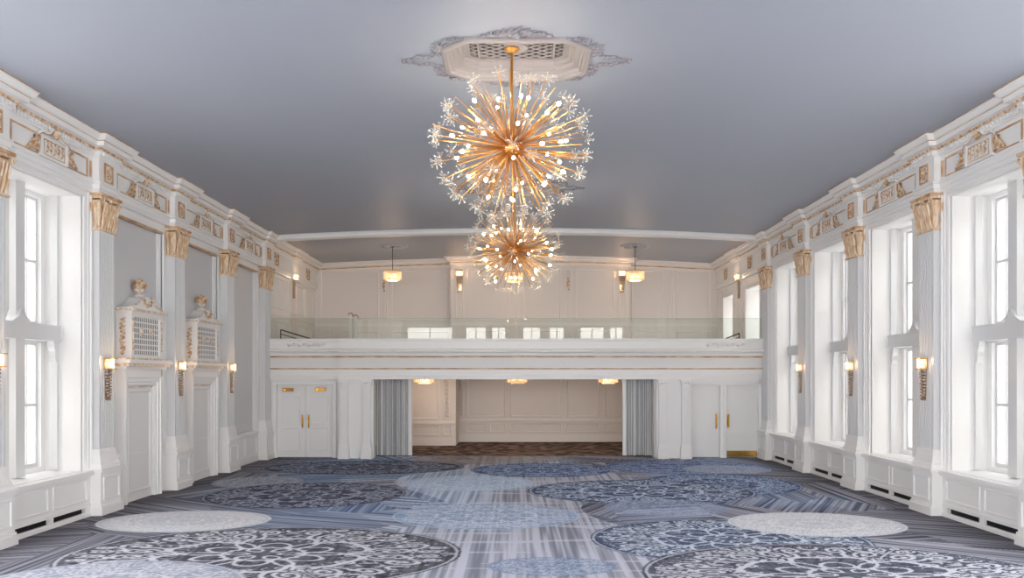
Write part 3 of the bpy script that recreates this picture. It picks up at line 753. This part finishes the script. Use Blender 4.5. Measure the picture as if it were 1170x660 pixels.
# piers beside the stage opening
def make_pier():
    t = thing('pier', '', 'pier'); p = MB()
    p.box(-.57, .57, -.20, .0, .0, 2.56); p.build('pier_wall', ['white'], t)
    for s_, c in ((-1, -.37), (1, .37)):
        q = MB(); w_ = .13
        q.box(c-w_-.05, c+w_+.05, -.40, -.2, 0, .12); q.box(c-w_-.04, c+w_+.04, -.38, -.2, .12, .36); q.box(c-w_-.02, c+w_+.02, -.35, -.2, .36, .42)
        q.box(c-w_, c+w_, -.32, -.2, .42, 2.34); [q.box(c+dx-.012, c+dx+.012, -.338, -.32, .5, 2.28) for dx in (-.10, -.05, 0, .05, .10)]
        for k in range(3): q.box(c-w_-.012*(k+1), c+w_+.012*(k+1), -.33-.012*(k+1), -.2, 2.34+.06*k, 2.40+.06*k)
        q.box(c-w_-.06, c+w_+.06, -.39, -.2, 2.52, 2.56)
        for k in range(3): q.ball((c+(k-1)*.09, -.36, 2.44), .035, 6)
        q.build('small_pilaster', ['white'], t)
    return t
PR = make_pier(); PR.location = (-5.20, 25.72, 0); PR['label'] = 'white pier with paired small pilasters left of the stage curtain'; PR['group'] = 'piers of the balcony opening'
dup(PR, (5.10, 25.72, 0), 0, 'white pier with paired small pilasters right of the stage curtain')

# curtains
def curtain(x0, x1, lab, edge):
    t = thing('curtain', lab, 'curtain', ((x0+x1)/2, 26.25, 0), 0, 'striped curtains of the balcony opening'); hw = (x1-x0)/2
    N = 150; me = bpy.data.meshes.new('curtain_fabric'); vs = []; fs = []; uv = []
    zs = [.03, .6, 1.3, 2.0, 2.62]
    for j, z in enumerate(zs):
        for i in range(N+1):
            u_ = i/N; a = u_*hw*2*34
            vs.append((-hw+2*hw*u_, .045*math.sin(a+.5*math.sin(a*.31))*(1-.25*j/4)+.02*math.sin(a*.43), z))
    for j in range(len(zs)-1):
        for i in range(N): fs.append((j*(N+1)+i, j*(N+1)+i+1, (j+1)*(N+1)+i+1, (j+1)*(N+1)+i))
    me.from_pydata(vs, [], fs); me.materials.append(M['curtain'])
    ul = me.uv_layers.new(name='UVMap')
    for lp in me.loops:
        i = lp.vertex_index % (N+1); ul.data[lp.index].uv = (i/N*hw*2*2.2 + (5 if x0 > 0 else 0), vs[lp.vertex_index][2])
    o = bpy.data.objects.new('curtain_fabric', me); COL.objects.link(o); o.parent = t
    o.modifiers.new('thickness', 'SOLIDIFY').thickness = .008
    e = MB(); X = hw*edge; e.prismz([(X-.08, -.05), (X+.03, -.06), (X+.05, 0), (X+.03, .06), (X-.08, .05)], .03, 2.62); e.build('curtain_edge_lining', ['white'], t)
    r = MB(); r.tube([(-hw-.03, 0, 2.66), (hw+.05, 0, 2.66)], .02, 8); r.build('curtain_rail', ['darkmetal'], t)
curtain(-4.66, -3.52, 'grey and white striped pleated curtain, gathered at the left of the opening', 1)
curtain(3.62, 4.52, 'grey and white striped pleated curtain, gathered at the right of the opening', -1)

# glass balustrade
NP = 8; gw = (2*8.15)/NP; side_words = ['at the left wall', 'second from the left wall', 'third from the left wall', 'just left of the centre', 'just right of the centre', 'third from the right wall', 'second from the right wall', 'at the right wall']
for i in range(NP):
    x0 = -8.15+gw*i+.006; x1 = x0+gw-.012; g = MB(); g.box(x0, x1, 25.80, 25.812, 3.80, 4.56)
    o = g.build('glass_panel', ['rail_glass']); tag(o, f'clear glass balustrade panel on the balcony, {side_words[i]}', 'glass panel', 'glass balustrade panels')
    e = MB(); e.box(x0, x1, 25.80, 25.812, 4.56, 4.566); e.build('polished_edge', ['rail_edge'], o)

# balcony handrails
def handrail(pts, lab, posts):
    t = thing('stair_handrail', lab, 'handrail', pts[0], 0, 'balcony stair handrails'); p0 = Vector(pts[0])
    m = MB(); m.tube([Vector(p)-p0 for p in pts], .022, 8); m.build('top_rail', ['darkmetal'], t)
    m = MB(); m.tube([Vector(p)-p0-Vector((0,0,.14)) for p in pts], .014, 8); m.build('lower_rail', ['darkmetal'], t)
    for q in posts:
        m = MB(); q = Vector(q)-p0; m.tube([(q.x, q.y, q.z), (q.x, q.y, 3.3-p0.z)], .018, 8); m.build('post', ['darkmetal'], t)
handrail([(-7.9, 26.4, 4.22), (-7.0, 27.2, 3.92)], 'dark sloping stair handrail behind the glass at the left wall', [(-7.9, 26.4, 4.22), (-7.0, 27.2, 3.92)])
handrail([(7.9, 27.9, 4.18), (7.4, 28.6, 3.95)], 'dark sloping stair handrail behind the glass at the right windows', [(7.9, 27.9, 4.18), (7.4, 28.6, 3.95)])
for px, py, lab in ((401, 358, 'white stair post with curled brass top, left of the pair behind the glass'), (407, 360, 'white stair post with curled brass top, right of the pair behind the glass')):
    Y = 29.0; X = bx(px, Y); Z = 2.65+(430-py)*Y/900
    t = thing('stair_post', lab, 'post', (X, Y, 3.3), 0, 'balcony stair posts')
    m = MB(); m.box(-.055, .055, -.055, .055, 0, Z-3.3-.12); m.box(-.07, .07, -.07, .07, Z-3.3-.16, Z-3.3-.12); m.build('shaft', ['white'], t)
    m = MB(); m.tube([(-.09, 0, Z-3.3-.06), (-.07, 0, Z-3.3), (0, 0, Z-3.3+.02), (.06, 0, Z-3.3-.02), (.06, 0, Z-3.3-.12)], .02, 8); m.build('curled_top', ['bronze'], t)

# gold drops on the rear wall
for k, (px, lab) in enumerate(((438.5, 'small gilded drop ornament on the rear wall beside the left pendant'), (649, 'small gilded drop ornament on the rear wall right of the far chandelier'))):
    Y = 32.0 if k == 0 else 31.5; X = bx(px, Y) ; m = MB()
    m.ball((0, -.03, .0), .05, 8, sz=2.4, sy=.5)
    for q in range(5): m.ball((.03*math.sin(q*2), -.03, .22-.11*q), .04, 6, sy=.6)
    o = m.build('drop_ornament', ['gild'], loc=(X, Y-.01, 6.35), smooth=True); tag(o, lab, 'ornament', 'gilded drops on the rear wall')

# ------------------------------------------------------------------ sconces
def make_sconce():
    t = thing('wall_sconce', '', 'sconce')
    p = MB(); p.prism([(-.065, -.40), (.065, -.40), (.10, .16), (-.10, .16)], 0, .02); p.build('backplate', ['bronze'], t)
    c = MB()
    for k in range(7):
        x = -.10+.2*k/6
        c.tube([(x, .06 + .05*math.cos(x*12), .20), (x, .06 + .05*math.cos(x*12), .385)], .011, 6)
    c.build('crystal_shade', ['litcrystal'], t)
    cp = MB(); cp.box(-.125, .125, 0, .14, .385, .40); cp.box(-.12, .12, 0, .13, .185, .20); cp.box(-.12, -.11, 0, .012, .19, .39); cp.box(.11, .12, 0, .012, .19, .39); cp.build('shade_frame', ['brass'], t)
    b = MB(); b.ball((0, .05, .29), .035, 10, sz=1.6); b.build('bulb', ['softbulb'], t, smooth=True)
    r = MB()
    for k in range(9):
        z = .15-.06*k; hw = .095-.004*k; r.tube([(-hw, .04, z), (hw, .04, z)], .015, 6); r.box(-hw-.005, -hw+.015, 0, .05, z-.015, z+.015); r.box(hw-.015, hw+.005, 0, .05, z-.015, z+.015)
    r.build('crystal_bar', ['smoke'], t)
    f = MB(); f.box(-.06, .06, 0, .045, -.42, -.37); f.build('foot_plate', ['bronze'], t)
    ld = bpy.data.lights.new('sconce_light', 'POINT'); ld.energy = 5; ld.color = (1, .62, .34); ld.shadow_soft_size = .06
    lo = bpy.data.objects.new('sconce_light', ld); COL.objects.link(lo); lo.parent = t; lo.location = (0, .20, .32)
    return t
S0 = make_sconce()
sl = [((-8.0, PY[0], 2.61), LW, 'glowing crystal sconce on the pilaster at the left picture edge'),
      ((-8.0, PY[1], 2.61), LW, 'glowing crystal sconce left of the nearer grille door'),
      ((-8.0, PY[2], 2.61), LW, 'glowing crystal sconce between the two grille doors'),
      ((-8.0, PY[3], 2.61), LW, 'glowing crystal sconce right of the farther grille door'),
      ((8.0, PY[1]+.05, 2.61), RW, 'glowing crystal sconce on the right window wall, nearest and largest'),
      ((8.0, PY[2]+.05, 2.61), RW, 'glowing crystal sconce on the right window wall, middle one'),
      ((8.0, PY[3]+.05, 2.61), RW, 'glowing crystal sconce on the right window wall, farthest from the camera'),
      ((-8.14, 28.75, 5.95), LW, 'glowing crystal sconce on the left wall above the balcony'),
      ((8.14, 28.75, 5.95), RW, 'glowing crystal sconce between the two balcony windows on the right'),
      ((bx(525, 31.5), 31.5, 6.45), BW, 'glowing crystal sconce on the rear wall left of the far chandelier'),
      ((bx(710.5, 31.5), 31.5, 6.45), BW, 'glowing crystal sconce on the rear wall beside the right pendant')]
for i, (loc, R, lab) in enumerate(sl):
    if i == 0: S0.location = loc; S0.rotation_euler = (0,0,R); S0['label'] = lab; S0['group'] = 'crystal wall sconces'
    else:
        c = dup(S0, loc, R, lab)
        if i >= 7: c.scale = (1.25, 1.25, 1.05)

# ------------------------------------------------------------------ crystal drums: balcony pendants and flush lights
def drum(t, z, r=.32, h=.30):
    f = MB(); f.lathe([(r, 0), (r+.015, 0), (r+.015, .025), (r, .025)], 24, (0, 0, z+h)); f.lathe([(r*.9, 0), (r*.9+.01, 0), (r*.9+.01, .02), (r*.9, .02)], 24, (0, 0, z)); f.box(-r, r, -.01, .01, z+h, z+h+.02); f.box(-.01, .01, -r, r, z+h, z+h+.02)
    f.build('ring_frame', ['brass'], t)
    c = MB()
    for k in range(30):
        a = 2*PI*k/30; c.tube([(r*math.cos(a), r*math.sin(a), z+h), (r*math.cos(a)*.97, r*math.sin(a)*.97, z+.02)], .02, 6)
    for k in range(16):
        a = 2*PI*k/16; c.tube([(r*.6*math.cos(a), r*.6*math.sin(a), z+h*.6), (r*.6*math.cos(a), r*.6*math.sin(a), z-.03)], .018, 6)
    c.build('crystal_rods', ['litcrystal'], t)
    for k in range(4):
        a = PI/4+PI/2*k; b = MB(); b.ball((r*.4*math.cos(a), r*.4*math.sin(a), z+h*.45), .04, 8, sz=1.3); b.build('bulb', ['softbulb'], t, smooth=True)
    ld = bpy.data.lights.new('drum_light', 'POINT'); ld.energy = 30; ld.color = (1, .76, .56); ld.shadow_soft_size = .3
    lo = bpy.data.objects.new('drum_light', ld); COL.objects.link(lo); lo.parent = t; lo.location = (0, 0, z-.15)
PD = thing('crystal_pendant', 'small crystal drum pendant over the balcony, left of the chandeliers', 'pendant light', (-4.48, 28.5, 0), 0, 'balcony crystal pendants')
zc = edge_z(4.48); drum(PD, 6.14)
m = MB(); m.tube([(0, 0, 6.45), (0, 0, zc-.02)], .012, 8); m.build('rod', ['darkmetal'], PD)
m = MB(); m.lathe([(.001, -.03), (.07, -.03), (.07, .0), (.001, .0)], 16, (0, 0, zc-.02)); m.build('canopy', ['darkmetal'], PD)
m = MB(); m.lathe([(.10, -.02), (.30, -.035), (.45, -.02), (.52, -.03), (.55, .03)], 28, (0, 0, zc))
for k in range(16): a = 2*PI*k/16; m.tube([(.12*math.cos(a), .12*math.sin(a), zc-.03), (.42*math.cos(a), .42*math.sin(a), zc-.035)], [.015, .03], 5)
m.build('ceiling_rose', ['ceiling'], PD, smooth=True)
dup(PD, (4.30, 28.5, 0), 0, 'small crystal drum pendant over the balcony, right of the chandeliers')
p3 = dup(PD, (-.09, 28.9, .0), 0, 'small crystal drum pendant over the balcony, seen through the far chandelier')
for ch in p3.children:
    if ch.name.startswith(('rod', 'canopy', 'ceiling_rose')): ch.location.z += .15
p3.children[0].location.z = p3.children[0].location.z
FL = thing('flush_light', 'crystal flush light under the balcony, beside the left curtain', 'ceiling light', (-3.35, 28.6, 0), 0, 'crystal flush lights under the balcony'); drum(FL, 2.42, .36, .28)
m = MB(); m.lathe([(.001, 0), (.25, 0), (.25, .055), (.001, .055)], 20, (0, 0, 2.725)); m.build('canopy', ['brass'], FL)
dup(FL, (.03, 28.6, 0), 0, 'crystal flush light under the balcony, at the middle of the opening')
dup(FL, (3.34, 28.6, 0), 0, 'crystal flush light under the balcony, beside the right curtain')

# ------------------------------------------------------------------ ceiling medallions
def octo(a, b, c, d): return [(a, -d), (a, d), (b, c), (-b, c), (-a, d), (-a, -d), (-b, -c), (b, -c)]
def make_medallion():
    t = thing('ceiling_medallion', '', 'ceiling medallion')
    Z = edge_z(0)
    f = MB(); pth = octo(RA, RB, RC, RD)
    f.sweep(pth, [(.0, Z+.03), (-.13, Z+.0), (-.13, Z-.04), (-.10, Z-.06), (-.05, Z-.06), (-.02, Z-.03), (0, Z-.03), (.02, Z+.02), (.10, Z+.04), (.11, Z+.09), (.16, Z+.10), (.18, Z+.16), (.24, Z+.17), (.24, Z+.20), (.1, Z+.3)], [0]*14, closed=True, side=1)
    f.build('octagonal_moulding', ['plaster'], t)
    g = MB(); A, B = RA-.24, RC-.22; z0 = Z+.185
    cs = .085; lat = []
    def inside(x, y): return abs(x) < A and abs(y) < B and abs(x)/A+abs(y)/B < 1.58
    n = 40
    for s_ in (-1, 1):
        for k in range(-n, n):
            c0 = k*.125
            pts = [(u_*.02, s_*(u_*.02)*.62+c0) for u_ in range(-60, 61)]
            seg = [p for p in pts if inside(*p) and abs(p[0])+abs(p[1]) > .14]
            if len(seg) > 3:
                a, b = seg[0], seg[-1]; g.tube([(a[0], a[1], z0), (b[0], b[1], z0)], .014, 4)
    g.sweep(octo(A+.02, RB-.10, B+.02, RD-.08), [(0, z0-.02), (.05, z0-.02), (.05, z0+.01), (0, z0+.01)], [0]*3, closed=True, side=1)
    for s_ in (-1, 1): g.box(s_*(A-.18), s_*(A-.15), -B*.8, B*.8, z0-.025, z0+.01)
    g.build('pierced_grille', ['plaster'], t)
    r = MB(); r.lathe([(.001, 0), (.17, 0), (.20, .02), (.001, .02)], 20, (0, 0, z0-.02)); r.build('centre_boss', ['plaster'], t)
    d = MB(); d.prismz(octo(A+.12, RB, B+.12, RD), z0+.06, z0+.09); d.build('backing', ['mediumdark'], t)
    def leaf(l, x, y, ang, s):
        for k in range(5):
            a = ang+(k-2)*.5; L = s*(1-.12*abs(k-2)); zz = edge_z(x)-.006
            l.tube([(x, y, zz), (x+math.cos(a)*L*.5, y+math.sin(a)*L*.5, zz-.02), (x+math.cos(a+.3)*L, y+math.sin(a+.3)*L, zz-.005)], [.012, .018, .004], 5)
    for s_ in (-1, 1):
        for g_ in (-1, 1):
            l = MB(); n = 14; pts = []
            for k in range(n):
                tt = k/(n-1); x = g_*(.12+tt*.86); y = s_*(RC+.14+.08*math.sin(tt*PI*2.2)-.16*max(0, tt-.75)/.25); pts.append((x, y, edge_z(x)-.01))
                if k % 2: leaf(l, x, y, (PI/2 if s_ > 0 else -PI/2)-g_*s_*.5, .10+.05*math.sin(tt*9))
            l.tube(pts, .018, 5); l.build('leaf_scroll', ['plasterleaf'], t, smooth=True)
            l = MB(); leaf(l, g_*(RA+.08), s_*(RD+.08), math.atan2(s_, g_), .24); leaf(l, g_*(RA+.12), s_*(RD+.0), math.atan2(s_*.3, g_), .2); l.build('corner_leaf', ['plasterleaf'], t, smooth=True)
        l = MB()
        for k in range(7): leaf(l, .05*(k-3), s_*(RC+.24), (PI/2 if s_ > 0 else -PI/2)+(k-3)*.35*-s_, .28-.03*abs(k-3))
        l.ball((0, s_*(RC+.24), Z-.02), .07, 8); l.build('crest', ['plasterleaf'], t, smooth=True)
        l = MB()
        for q in (-1, 1):
            pts = []
            for k in range(8):
                x = s_*(RA+.12+.085*k); y = q*(.20-.026*k)*(1+.3*math.sin(k*2)); pts.append((x, y, edge_z(x)-.008)); leaf(l, x, y, (0 if s_ > 0 else PI)+s_*q*.7, .13-.011*k)
            l.tube(pts, .012, 5)
        l.build('side_scroll', ['plasterleaf'], t, smooth=True)
    return t
MD = make_medallion(); MD.location = (0, MED[0][1], 0); MD['label'] = 'octagonal pierced plaster medallion with leaf scrolls above the near chandelier'; MD['group'] = 'ceiling medallions'
dup(MD, (0, MED[1][1], 0), 0, 'octagonal plaster medallion above the far chandelier, mostly hidden')

# ------------------------------------------------------------------ starburst chandeliers
def arm_mesh(kind):
    m = MB()
    if kind == 'light': m.tube([(0,0,0), (0,0,.74)], .0075, 6); m.tube([(0,0,.72), (0,0,.80)], .018, 8)
    elif kind == 'star': m.tube([(0,0,0), (0,0,1.0)], .0055, 5)
    else: m.tube([(0,0,0), (0,0,.96)], .0065, 5); m.ball((0,0,.97), .009, 6)
    return m.build(kind, ['chbrass'])
def star_mesh():
    m = MB(); c = Vector((0,0,1.0))
    m.ball(c, .014, 6)
    dirs = [Vector((math.cos(a)*math.cos(e), math.sin(a)*math.cos(e), math.sin(e))) for e, ks in ((0.1, 7), (.9, 4), (-.6, 2)) for a in [2*PI*k/ks+e for k in range(ks)]]
    for d in dirs:
        m.tube([c, c+d*.085], .0024, 4, 1); m.ball(c+d*.09, .0085, 6, 1)
    return m.build('starburst', ['chbrass', 'crystal'])
def bulb_mesh():
    m = MB(); m.ball((0,0,.835), .024, 10, sz=1.35); return m.build('bulb', ['bulb'], smooth=True)
proto = {k: arm_mesh(k) for k in ('light', 'star', 'plain')}; STAR = star_mesh(); BULB = bulb_mesh()
def fib(n, off=0):
    out = []
    for i in range(n):
        z = 1-2*(i+.5)/n; a = i*2.399963+off; r = math.sqrt(1-z*z); out.append(Vector((r*math.cos(a), r*math.sin(a), z)))
    return out
def chandelier(loc, zc_, lab, R=1.22, sq=.86):
    t = thing('starburst_chandelier', lab, 'chandelier', loc, 0, 'gold starburst chandeliers')
    m = MB(); m.ball((0,0,0), .15, 16); m.ball((0,0,0), .17, 16, sz=.25); m.build('hub', ['chbrass'], t, smooth=True)
    m = MB(); m.tube([(0,0,.1), (0,0,zc_-loc[2]-.04)], .022, 8); m.build('stem', ['chbrass'], t)
    m = MB(); m.lathe([(.001, -.06), (.05, -.055), (.11, -.02), (.12, 0), (.001, 0)], 18, (0,0,zc_-loc[2])); m.build('canopy', ['chbrass'], t, smooth=True)
    rnd = random.Random(int(loc[1]*10))
    for kind, n, off, name in (('light', 38, .3, 'light_arm'), ('star', 78, 1.1, 'crystal_arm'), ('plain', 96, 2.0, 'plain_arm')):
        for d in fib(n, off):
            d = (d + Vector((rnd.uniform(-.09,.09), rnd.uniform(-.09,.09), rnd.uniform(-.09,.09)))).normalized()
            if d.z > .97: continue
            o = proto[kind].copy(); o.name = name; COL.objects.link(o); o.parent = t
            L = R*rnd.uniform(.93, 1.03) if kind == 'star' else (R*rnd.uniform(.78, 1.0) if kind == 'light' else R*rnd.uniform(.72, 1.06))
            k = math.sqrt(d.x**2+d.y**2+(d.z*sq)**2)
            q = Vector((0,0,1)).rotation_difference(Vector((d.x, d.y, d.z*sq)).normalized())
            o.rotation_mode = 'QUATERNION'; o.rotation_quaternion = q; s_ = L*k
            o.scale = (s_,)*3 if kind != 'plain' else (1.0, 1.0, s_)
            sub = STAR if kind == 'star' else BULB if kind == 'light' else None
            if sub:
                e = sub.copy(); e.name = sub.name.split('.')[0]; COL.objects.link(e); e.parent = o
    return t
ZG = edge_z(0)+.165
chandelier((-.07, 11.95, 6.12), ZG, 'large gold starburst chandelier nearest the camera, crystal tipped')
chandelier((-.05, 20.0, 5.84), ZG, 'gold starburst chandelier hanging farther back, below the near one')
for o in list(proto.values())+[STAR, BULB]: bpy.data.objects.remove(o)

# ------------------------------------------------------------------ carpet
def srl(r, g, b): return np.array(srgb(r, g, b)[:3])
TAB = np.random.RandomState(4).rand(256, 256)
def vnoise(x, y, seed=0):
    x = x+seed*17.3; y = y+seed*9.7
    xi = np.floor(x).astype(int); yi = np.floor(y).astype(int); fx = x-xi; fy = y-yi
    fx = fx*fx*(3-2*fx); fy = fy*fy*(3-2*fy)
    g = lambda a, b: TAB[a % 256, b % 256]
    return (g(xi,yi)*(1-fx)+g(xi+1,yi)*fx)*(1-fy)+(g(xi,yi+1)*(1-fx)+g(xi+1,yi+1)*fx)*fy
def spiral(cx, cy_, r0, r1, a0, turns, sgn=1, n=22):
    return [(cx+(r0+(r1-r0)*t/n)*math.cos(a0+sgn*2*PI*turns*t/n), cy_+(r0+(r1-r0)*t/n)*math.sin(a0+sgn*2*PI*turns*t/n)) for t in range(n+1)]
def arc(cx, cy_, rx, ry, a0, a1, n=14): return [(cx+rx*math.cos(a0+(a1-a0)*t/n), cy_+ry*math.sin(a0+(a1-a0)*t/n)) for t in range(n+1)]
# scroll curves of one half sector (p outward, q sideways), with half widths
MOTIF = [(arc(.13, 0, .055, .055, 0, 2*PI), .012), (arc(.30, 0, .115, .06, 0, 2*PI), .014), (arc(.22, .17, .07, .10, 0, 2*PI), .013),
  (arc(.0, .0, .205, .205, -.8, .8), .010),
  ([(.40, 0), (.46, .06), (.50, .13), (.49, .22), (.44, .30), (.37, .37)], .020),
  ([(.42, 0), (.47, -.0), (.52, .04)], .016),
  (spiral(.645, .13, .02, .105, .5, 1.35, 1), .016), ([(.54, .10), (.50, .16), (.51, .24), (.57, .30), (.64, .31)], .018),
  (spiral(.66, .385, .015, .10, 2.0, 1.4, -1), .016), (spiral(.845, .10, .012, .075, 3.4, 1.4, -1), .013),
  ([(.76, .14), (.73, .22), (.76, .29), (.82, .31)], .014), (spiral(.84, .285, .01, .055, 0, 1.3, 1), .011),
  (spiral(.56, .0, .01, .035, 0, 1.0, 1), .010), ([(.60, 0), (.93, 0)], .008), (arc(.93, 0, .03, .03, 0, 2*PI), .008), (arc(.60, .60, .07, .07, 2.3, 5.6), .014), (arc(.37, .37, .05, .05, 0, 2*PI), .011)]
def carpet(X, Y):
    rs = np.random.RandomState(11)
    seeds = rs.rand(110, 2)*[16.6, 24]+[-8.3, 9]; angs = rs.choice([PI/2, PI/2+.5, PI/2-.5, PI/2+1.0, .25, -.35], 110)
    D = np.full(X.shape, 1e9); A = np.zeros(X.shape); SID = np.zeros(X.shape, int)
    for i, (a, b) in enumerate(seeds):
        d = np.abs(X-a)+np.abs((Y-b)*.8+.3*(X-a)); k = d < D; D[k] = d[k]; A[k] = angs[i]; SID[k] = i
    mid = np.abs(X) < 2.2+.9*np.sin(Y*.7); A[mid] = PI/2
    U = X*np.cos(A)+Y*np.sin(A); Vv = -X*np.sin(A)+Y*np.cos(A)
    st = .5*vnoise(Vv*17, U*.3, 1)+.5*vnoise(Vv*37, U*.6, 2)
    sh = rs.rand(110)[SID]; sh[mid] = .6
    tone = np.clip((st-.28)*2.3, 0, 1)
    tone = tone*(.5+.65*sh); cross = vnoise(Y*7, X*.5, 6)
    tone = np.where(mid, np.clip(tone*.8+.34+.35*(cross > .72), 0, 1), tone); tone = np.clip(tone, 0, 1)  # central strip lifted as well, brightness of the middle painted in
    edge = np.clip((np.abs(X)-5.4)/2.4, 0, 1)
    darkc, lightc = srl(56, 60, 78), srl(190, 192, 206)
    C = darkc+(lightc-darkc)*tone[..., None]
    bt = np.clip((st-.32)*2.2*(.4+.7*sh), 0, 1)[..., None]
    border = srl(58, 58, 68)+(srl(138, 136, 142)-srl(58, 58, 68))*bt
    C = C*(1-edge[..., None]*.85)+border*edge[..., None]*.85
    # blue central wash; the bright bluish light of the middle is painted in
    glow_wash = np.clip(vnoise(X*.5+3, Y*.4, 9)*2.4-.8, 0, 1)*(1-edge)*np.clip((Y-12.5)/4, 0.15, 1)
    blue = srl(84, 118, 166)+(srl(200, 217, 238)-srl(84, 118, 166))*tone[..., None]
    C = C*(1-.8*glow_wash[..., None])+blue*.8*glow_wash[..., None]
    def medal(px0, px1, py0, py1, dark, light, n, sd, fine=1.0, alpha=1.0, cover=.5):
        Y2 = 2385/(py0-430); Y1 = 2385/(py1-430); yc = (Y1+Y2)/2; ry = (Y2-Y1)/2; rx = (px1-px0)/2*yc/900; xc = ((px0+px1)/2-590)*yc/900
        u = (X-xc)/rx; v = (Y-yc)/ry; r = np.sqrt(u*u+v*v); ok = r < 1
        u = u[ok]; v = v[ok]; r = r[ok]; stl = st[ok]
        if not len(r): return
        th = np.arctan2(v, u)+.35*(sd % 3); seg = 2*PI/n; tf = np.abs(((th+seg/2) % seg)-seg/2)*(PI/4)/(seg/2)
        p = r*np.cos(tf); q = r*np.sin(tf); dist = np.full(r.shape, 1e9)
        for pts, hw in MOTIF:
            for (a, b), (c, d) in zip(pts, pts[1:]):
                dx, dy = c-a, d-b; t = np.clip(((p-a)*dx+(q-b)*dy)/(dx*dx+dy*dy+1e-9), 0, 1)
                dist = np.minimum(dist, np.hypot(p-a-t*dx, q-b-t*dy)-hw)
        line = dist < 0
        ringl = (np.abs(r-.978) < .008)
        fr = 15*fine*max(rx, ry)/3
        wx = p*fr+1.6*vnoise(p*fr*.7, q*fr*.7, sd+20); wy = q*fr+1.6*vnoise(p*fr*.7+5, q*fr*.7+3, sd+21)
        n1 = vnoise(wx, wy, sd+3); zone = (r > .42) & (r < .93)
        fol = (np.abs(n1-.5) < .04+.075*cover) & zone & (dist > .014)
        solid = (n1 < .25)
        L = np.where(line, 1.0, np.where(ringl, .8, np.where(fol, .62+.3*cover, 0.0)))
        jit = vnoise(u*40, v*40, sd+7)
        L = np.clip(L*(.86+.2*jit)+(L == 0)*(.16*jit+.16*cover*(stl > .5)), 0, 1)
        col = dark+(light-dark)*L[..., None]
        C[ok] = C[ok]*(1-alpha)+col*alpha
    W_ = srl(200, 202, 212); K = dict(cover=.9)
    medal(470, 650, 517, 530, srl(128, 122, 122), srl(180, 174, 170), 6, 1, alpha=.6)
    medal(300, 530, 526, 542, srl(26, 34, 58), srl(150, 160, 184), 8, 2, .6)
    medal(538, 700, 529, 545, srl(26, 58, 116), srl(172, 192, 222), 8, 3, .6)
    medal(690, 880, 526, 542, srl(50, 78, 132), srl(156, 176, 212), 8, 14, .6, alpha=.8)
    medal(780, 880, 531, 541, srl(130, 144, 172), srl(196, 200, 212), 8, 4, alpha=.8)
    medal(460, 610, 543, 561, srl(156, 186, 220), srl(222, 232, 242), 10, 5, alpha=.75)
    medal(245, 345, 544, 557, srl(128, 136, 156), srl(190, 194, 206), 8, 6, alpha=.9)
    medal(735, 912, 541, 566, srl(36, 56, 100), srl(170, 188, 218), 8, 7, .7)
    medal(603, 862, 548, 576, srl(14, 30, 72), srl(184, 200, 224), 6, 8, .7)
    medal(236, 463, 551, 581, srl(26, 34, 62), srl(164, 172, 192), 6, 9, .7)
    medal(448, 663, 575, 605, srl(132, 160, 196), srl(214, 221, 233), 8, 10, .8, alpha=.75)
    medal(690, 830, 570, 590, srl(110, 130, 172), srl(180, 190, 210), 8, 15, alpha=.6)
    medal(115, 308, 583, 608, srl(186, 190, 202), srl(224, 224, 226), 12, 11, 1.8, cover=1.4)
    medal(75, 527, 602, 676, srl(30, 34, 50), W_, 6, 12, 1.0)
    medal(-60, 275, 640, 720, srl(140, 148, 168), srl(204, 206, 214), 8, 13, 1.2, alpha=.88, cover=1)
    medal(675, 991, 593, 646, srl(32, 52, 90), srl(196, 206, 220), 6, 16, .9)
    medal(833, 1031, 585, 613, srl(186, 190, 202), srl(226, 226, 226), 12, 17, 1.8, cover=1.4)
    medal(735, 1215, 621, 708, srl(30, 42, 66), W_, 6, 18, 1.0)
    medal(556, 706, 636, 658, srl(100, 122, 160), srl(180, 188, 204), 6, 19, alpha=.8)
    ub = np.clip((Y-26.2)/.3, 0, 1)[..., None]
    warm_shade = srl(66, 54, 52)+(srl(136, 116, 106)-srl(66, 54, 52))*np.clip((vnoise(X*5, Y*5, 30)-.35)*2.5, 0, 1)[..., None]  # same carpet goes on here; warm dim light is put into its colour
    return C*(1-ub)+warm_shade*ub

xs = np.arange(-8.3, 8.3001, .022)
ysn = np.concatenate([np.linspace(-5, 9.5, 30)[:-1], np.arange(9.5, 16, .027), np.arange(16, 24, .045), np.arange(24, 32.1, .07)])
X, Y = np.meshgrid(xs, ysn)
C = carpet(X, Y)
ny, nx = X.shape
me = bpy.data.meshes.new('floor'); nv = ny*nx
co = np.zeros((nv, 3), np.float32); co[:, 0] = X.ravel(); co[:, 1] = Y.ravel()
i0 = (np.arange(ny-1)[:, None]*nx+np.arange(nx-1)[None, :]).ravel()
quads = np.stack([i0, i0+1, i0+nx+1, i0+nx], 1).astype(np.int32)
me.vertices.add(nv); me.vertices.foreach_set('co', co.ravel()); nf = len(quads)
me.loops.add(nf*4); me.loops.foreach_set('vertex_index', quads.ravel()); me.polygons.add(nf)
me.polygons.foreach_set('loop_start', np.arange(0, nf*4, 4, dtype=np.int32)); me.polygons.foreach_set('loop_total', np.full(nf, 4, np.int32))
me.update(calc_edges=True); me.validate()
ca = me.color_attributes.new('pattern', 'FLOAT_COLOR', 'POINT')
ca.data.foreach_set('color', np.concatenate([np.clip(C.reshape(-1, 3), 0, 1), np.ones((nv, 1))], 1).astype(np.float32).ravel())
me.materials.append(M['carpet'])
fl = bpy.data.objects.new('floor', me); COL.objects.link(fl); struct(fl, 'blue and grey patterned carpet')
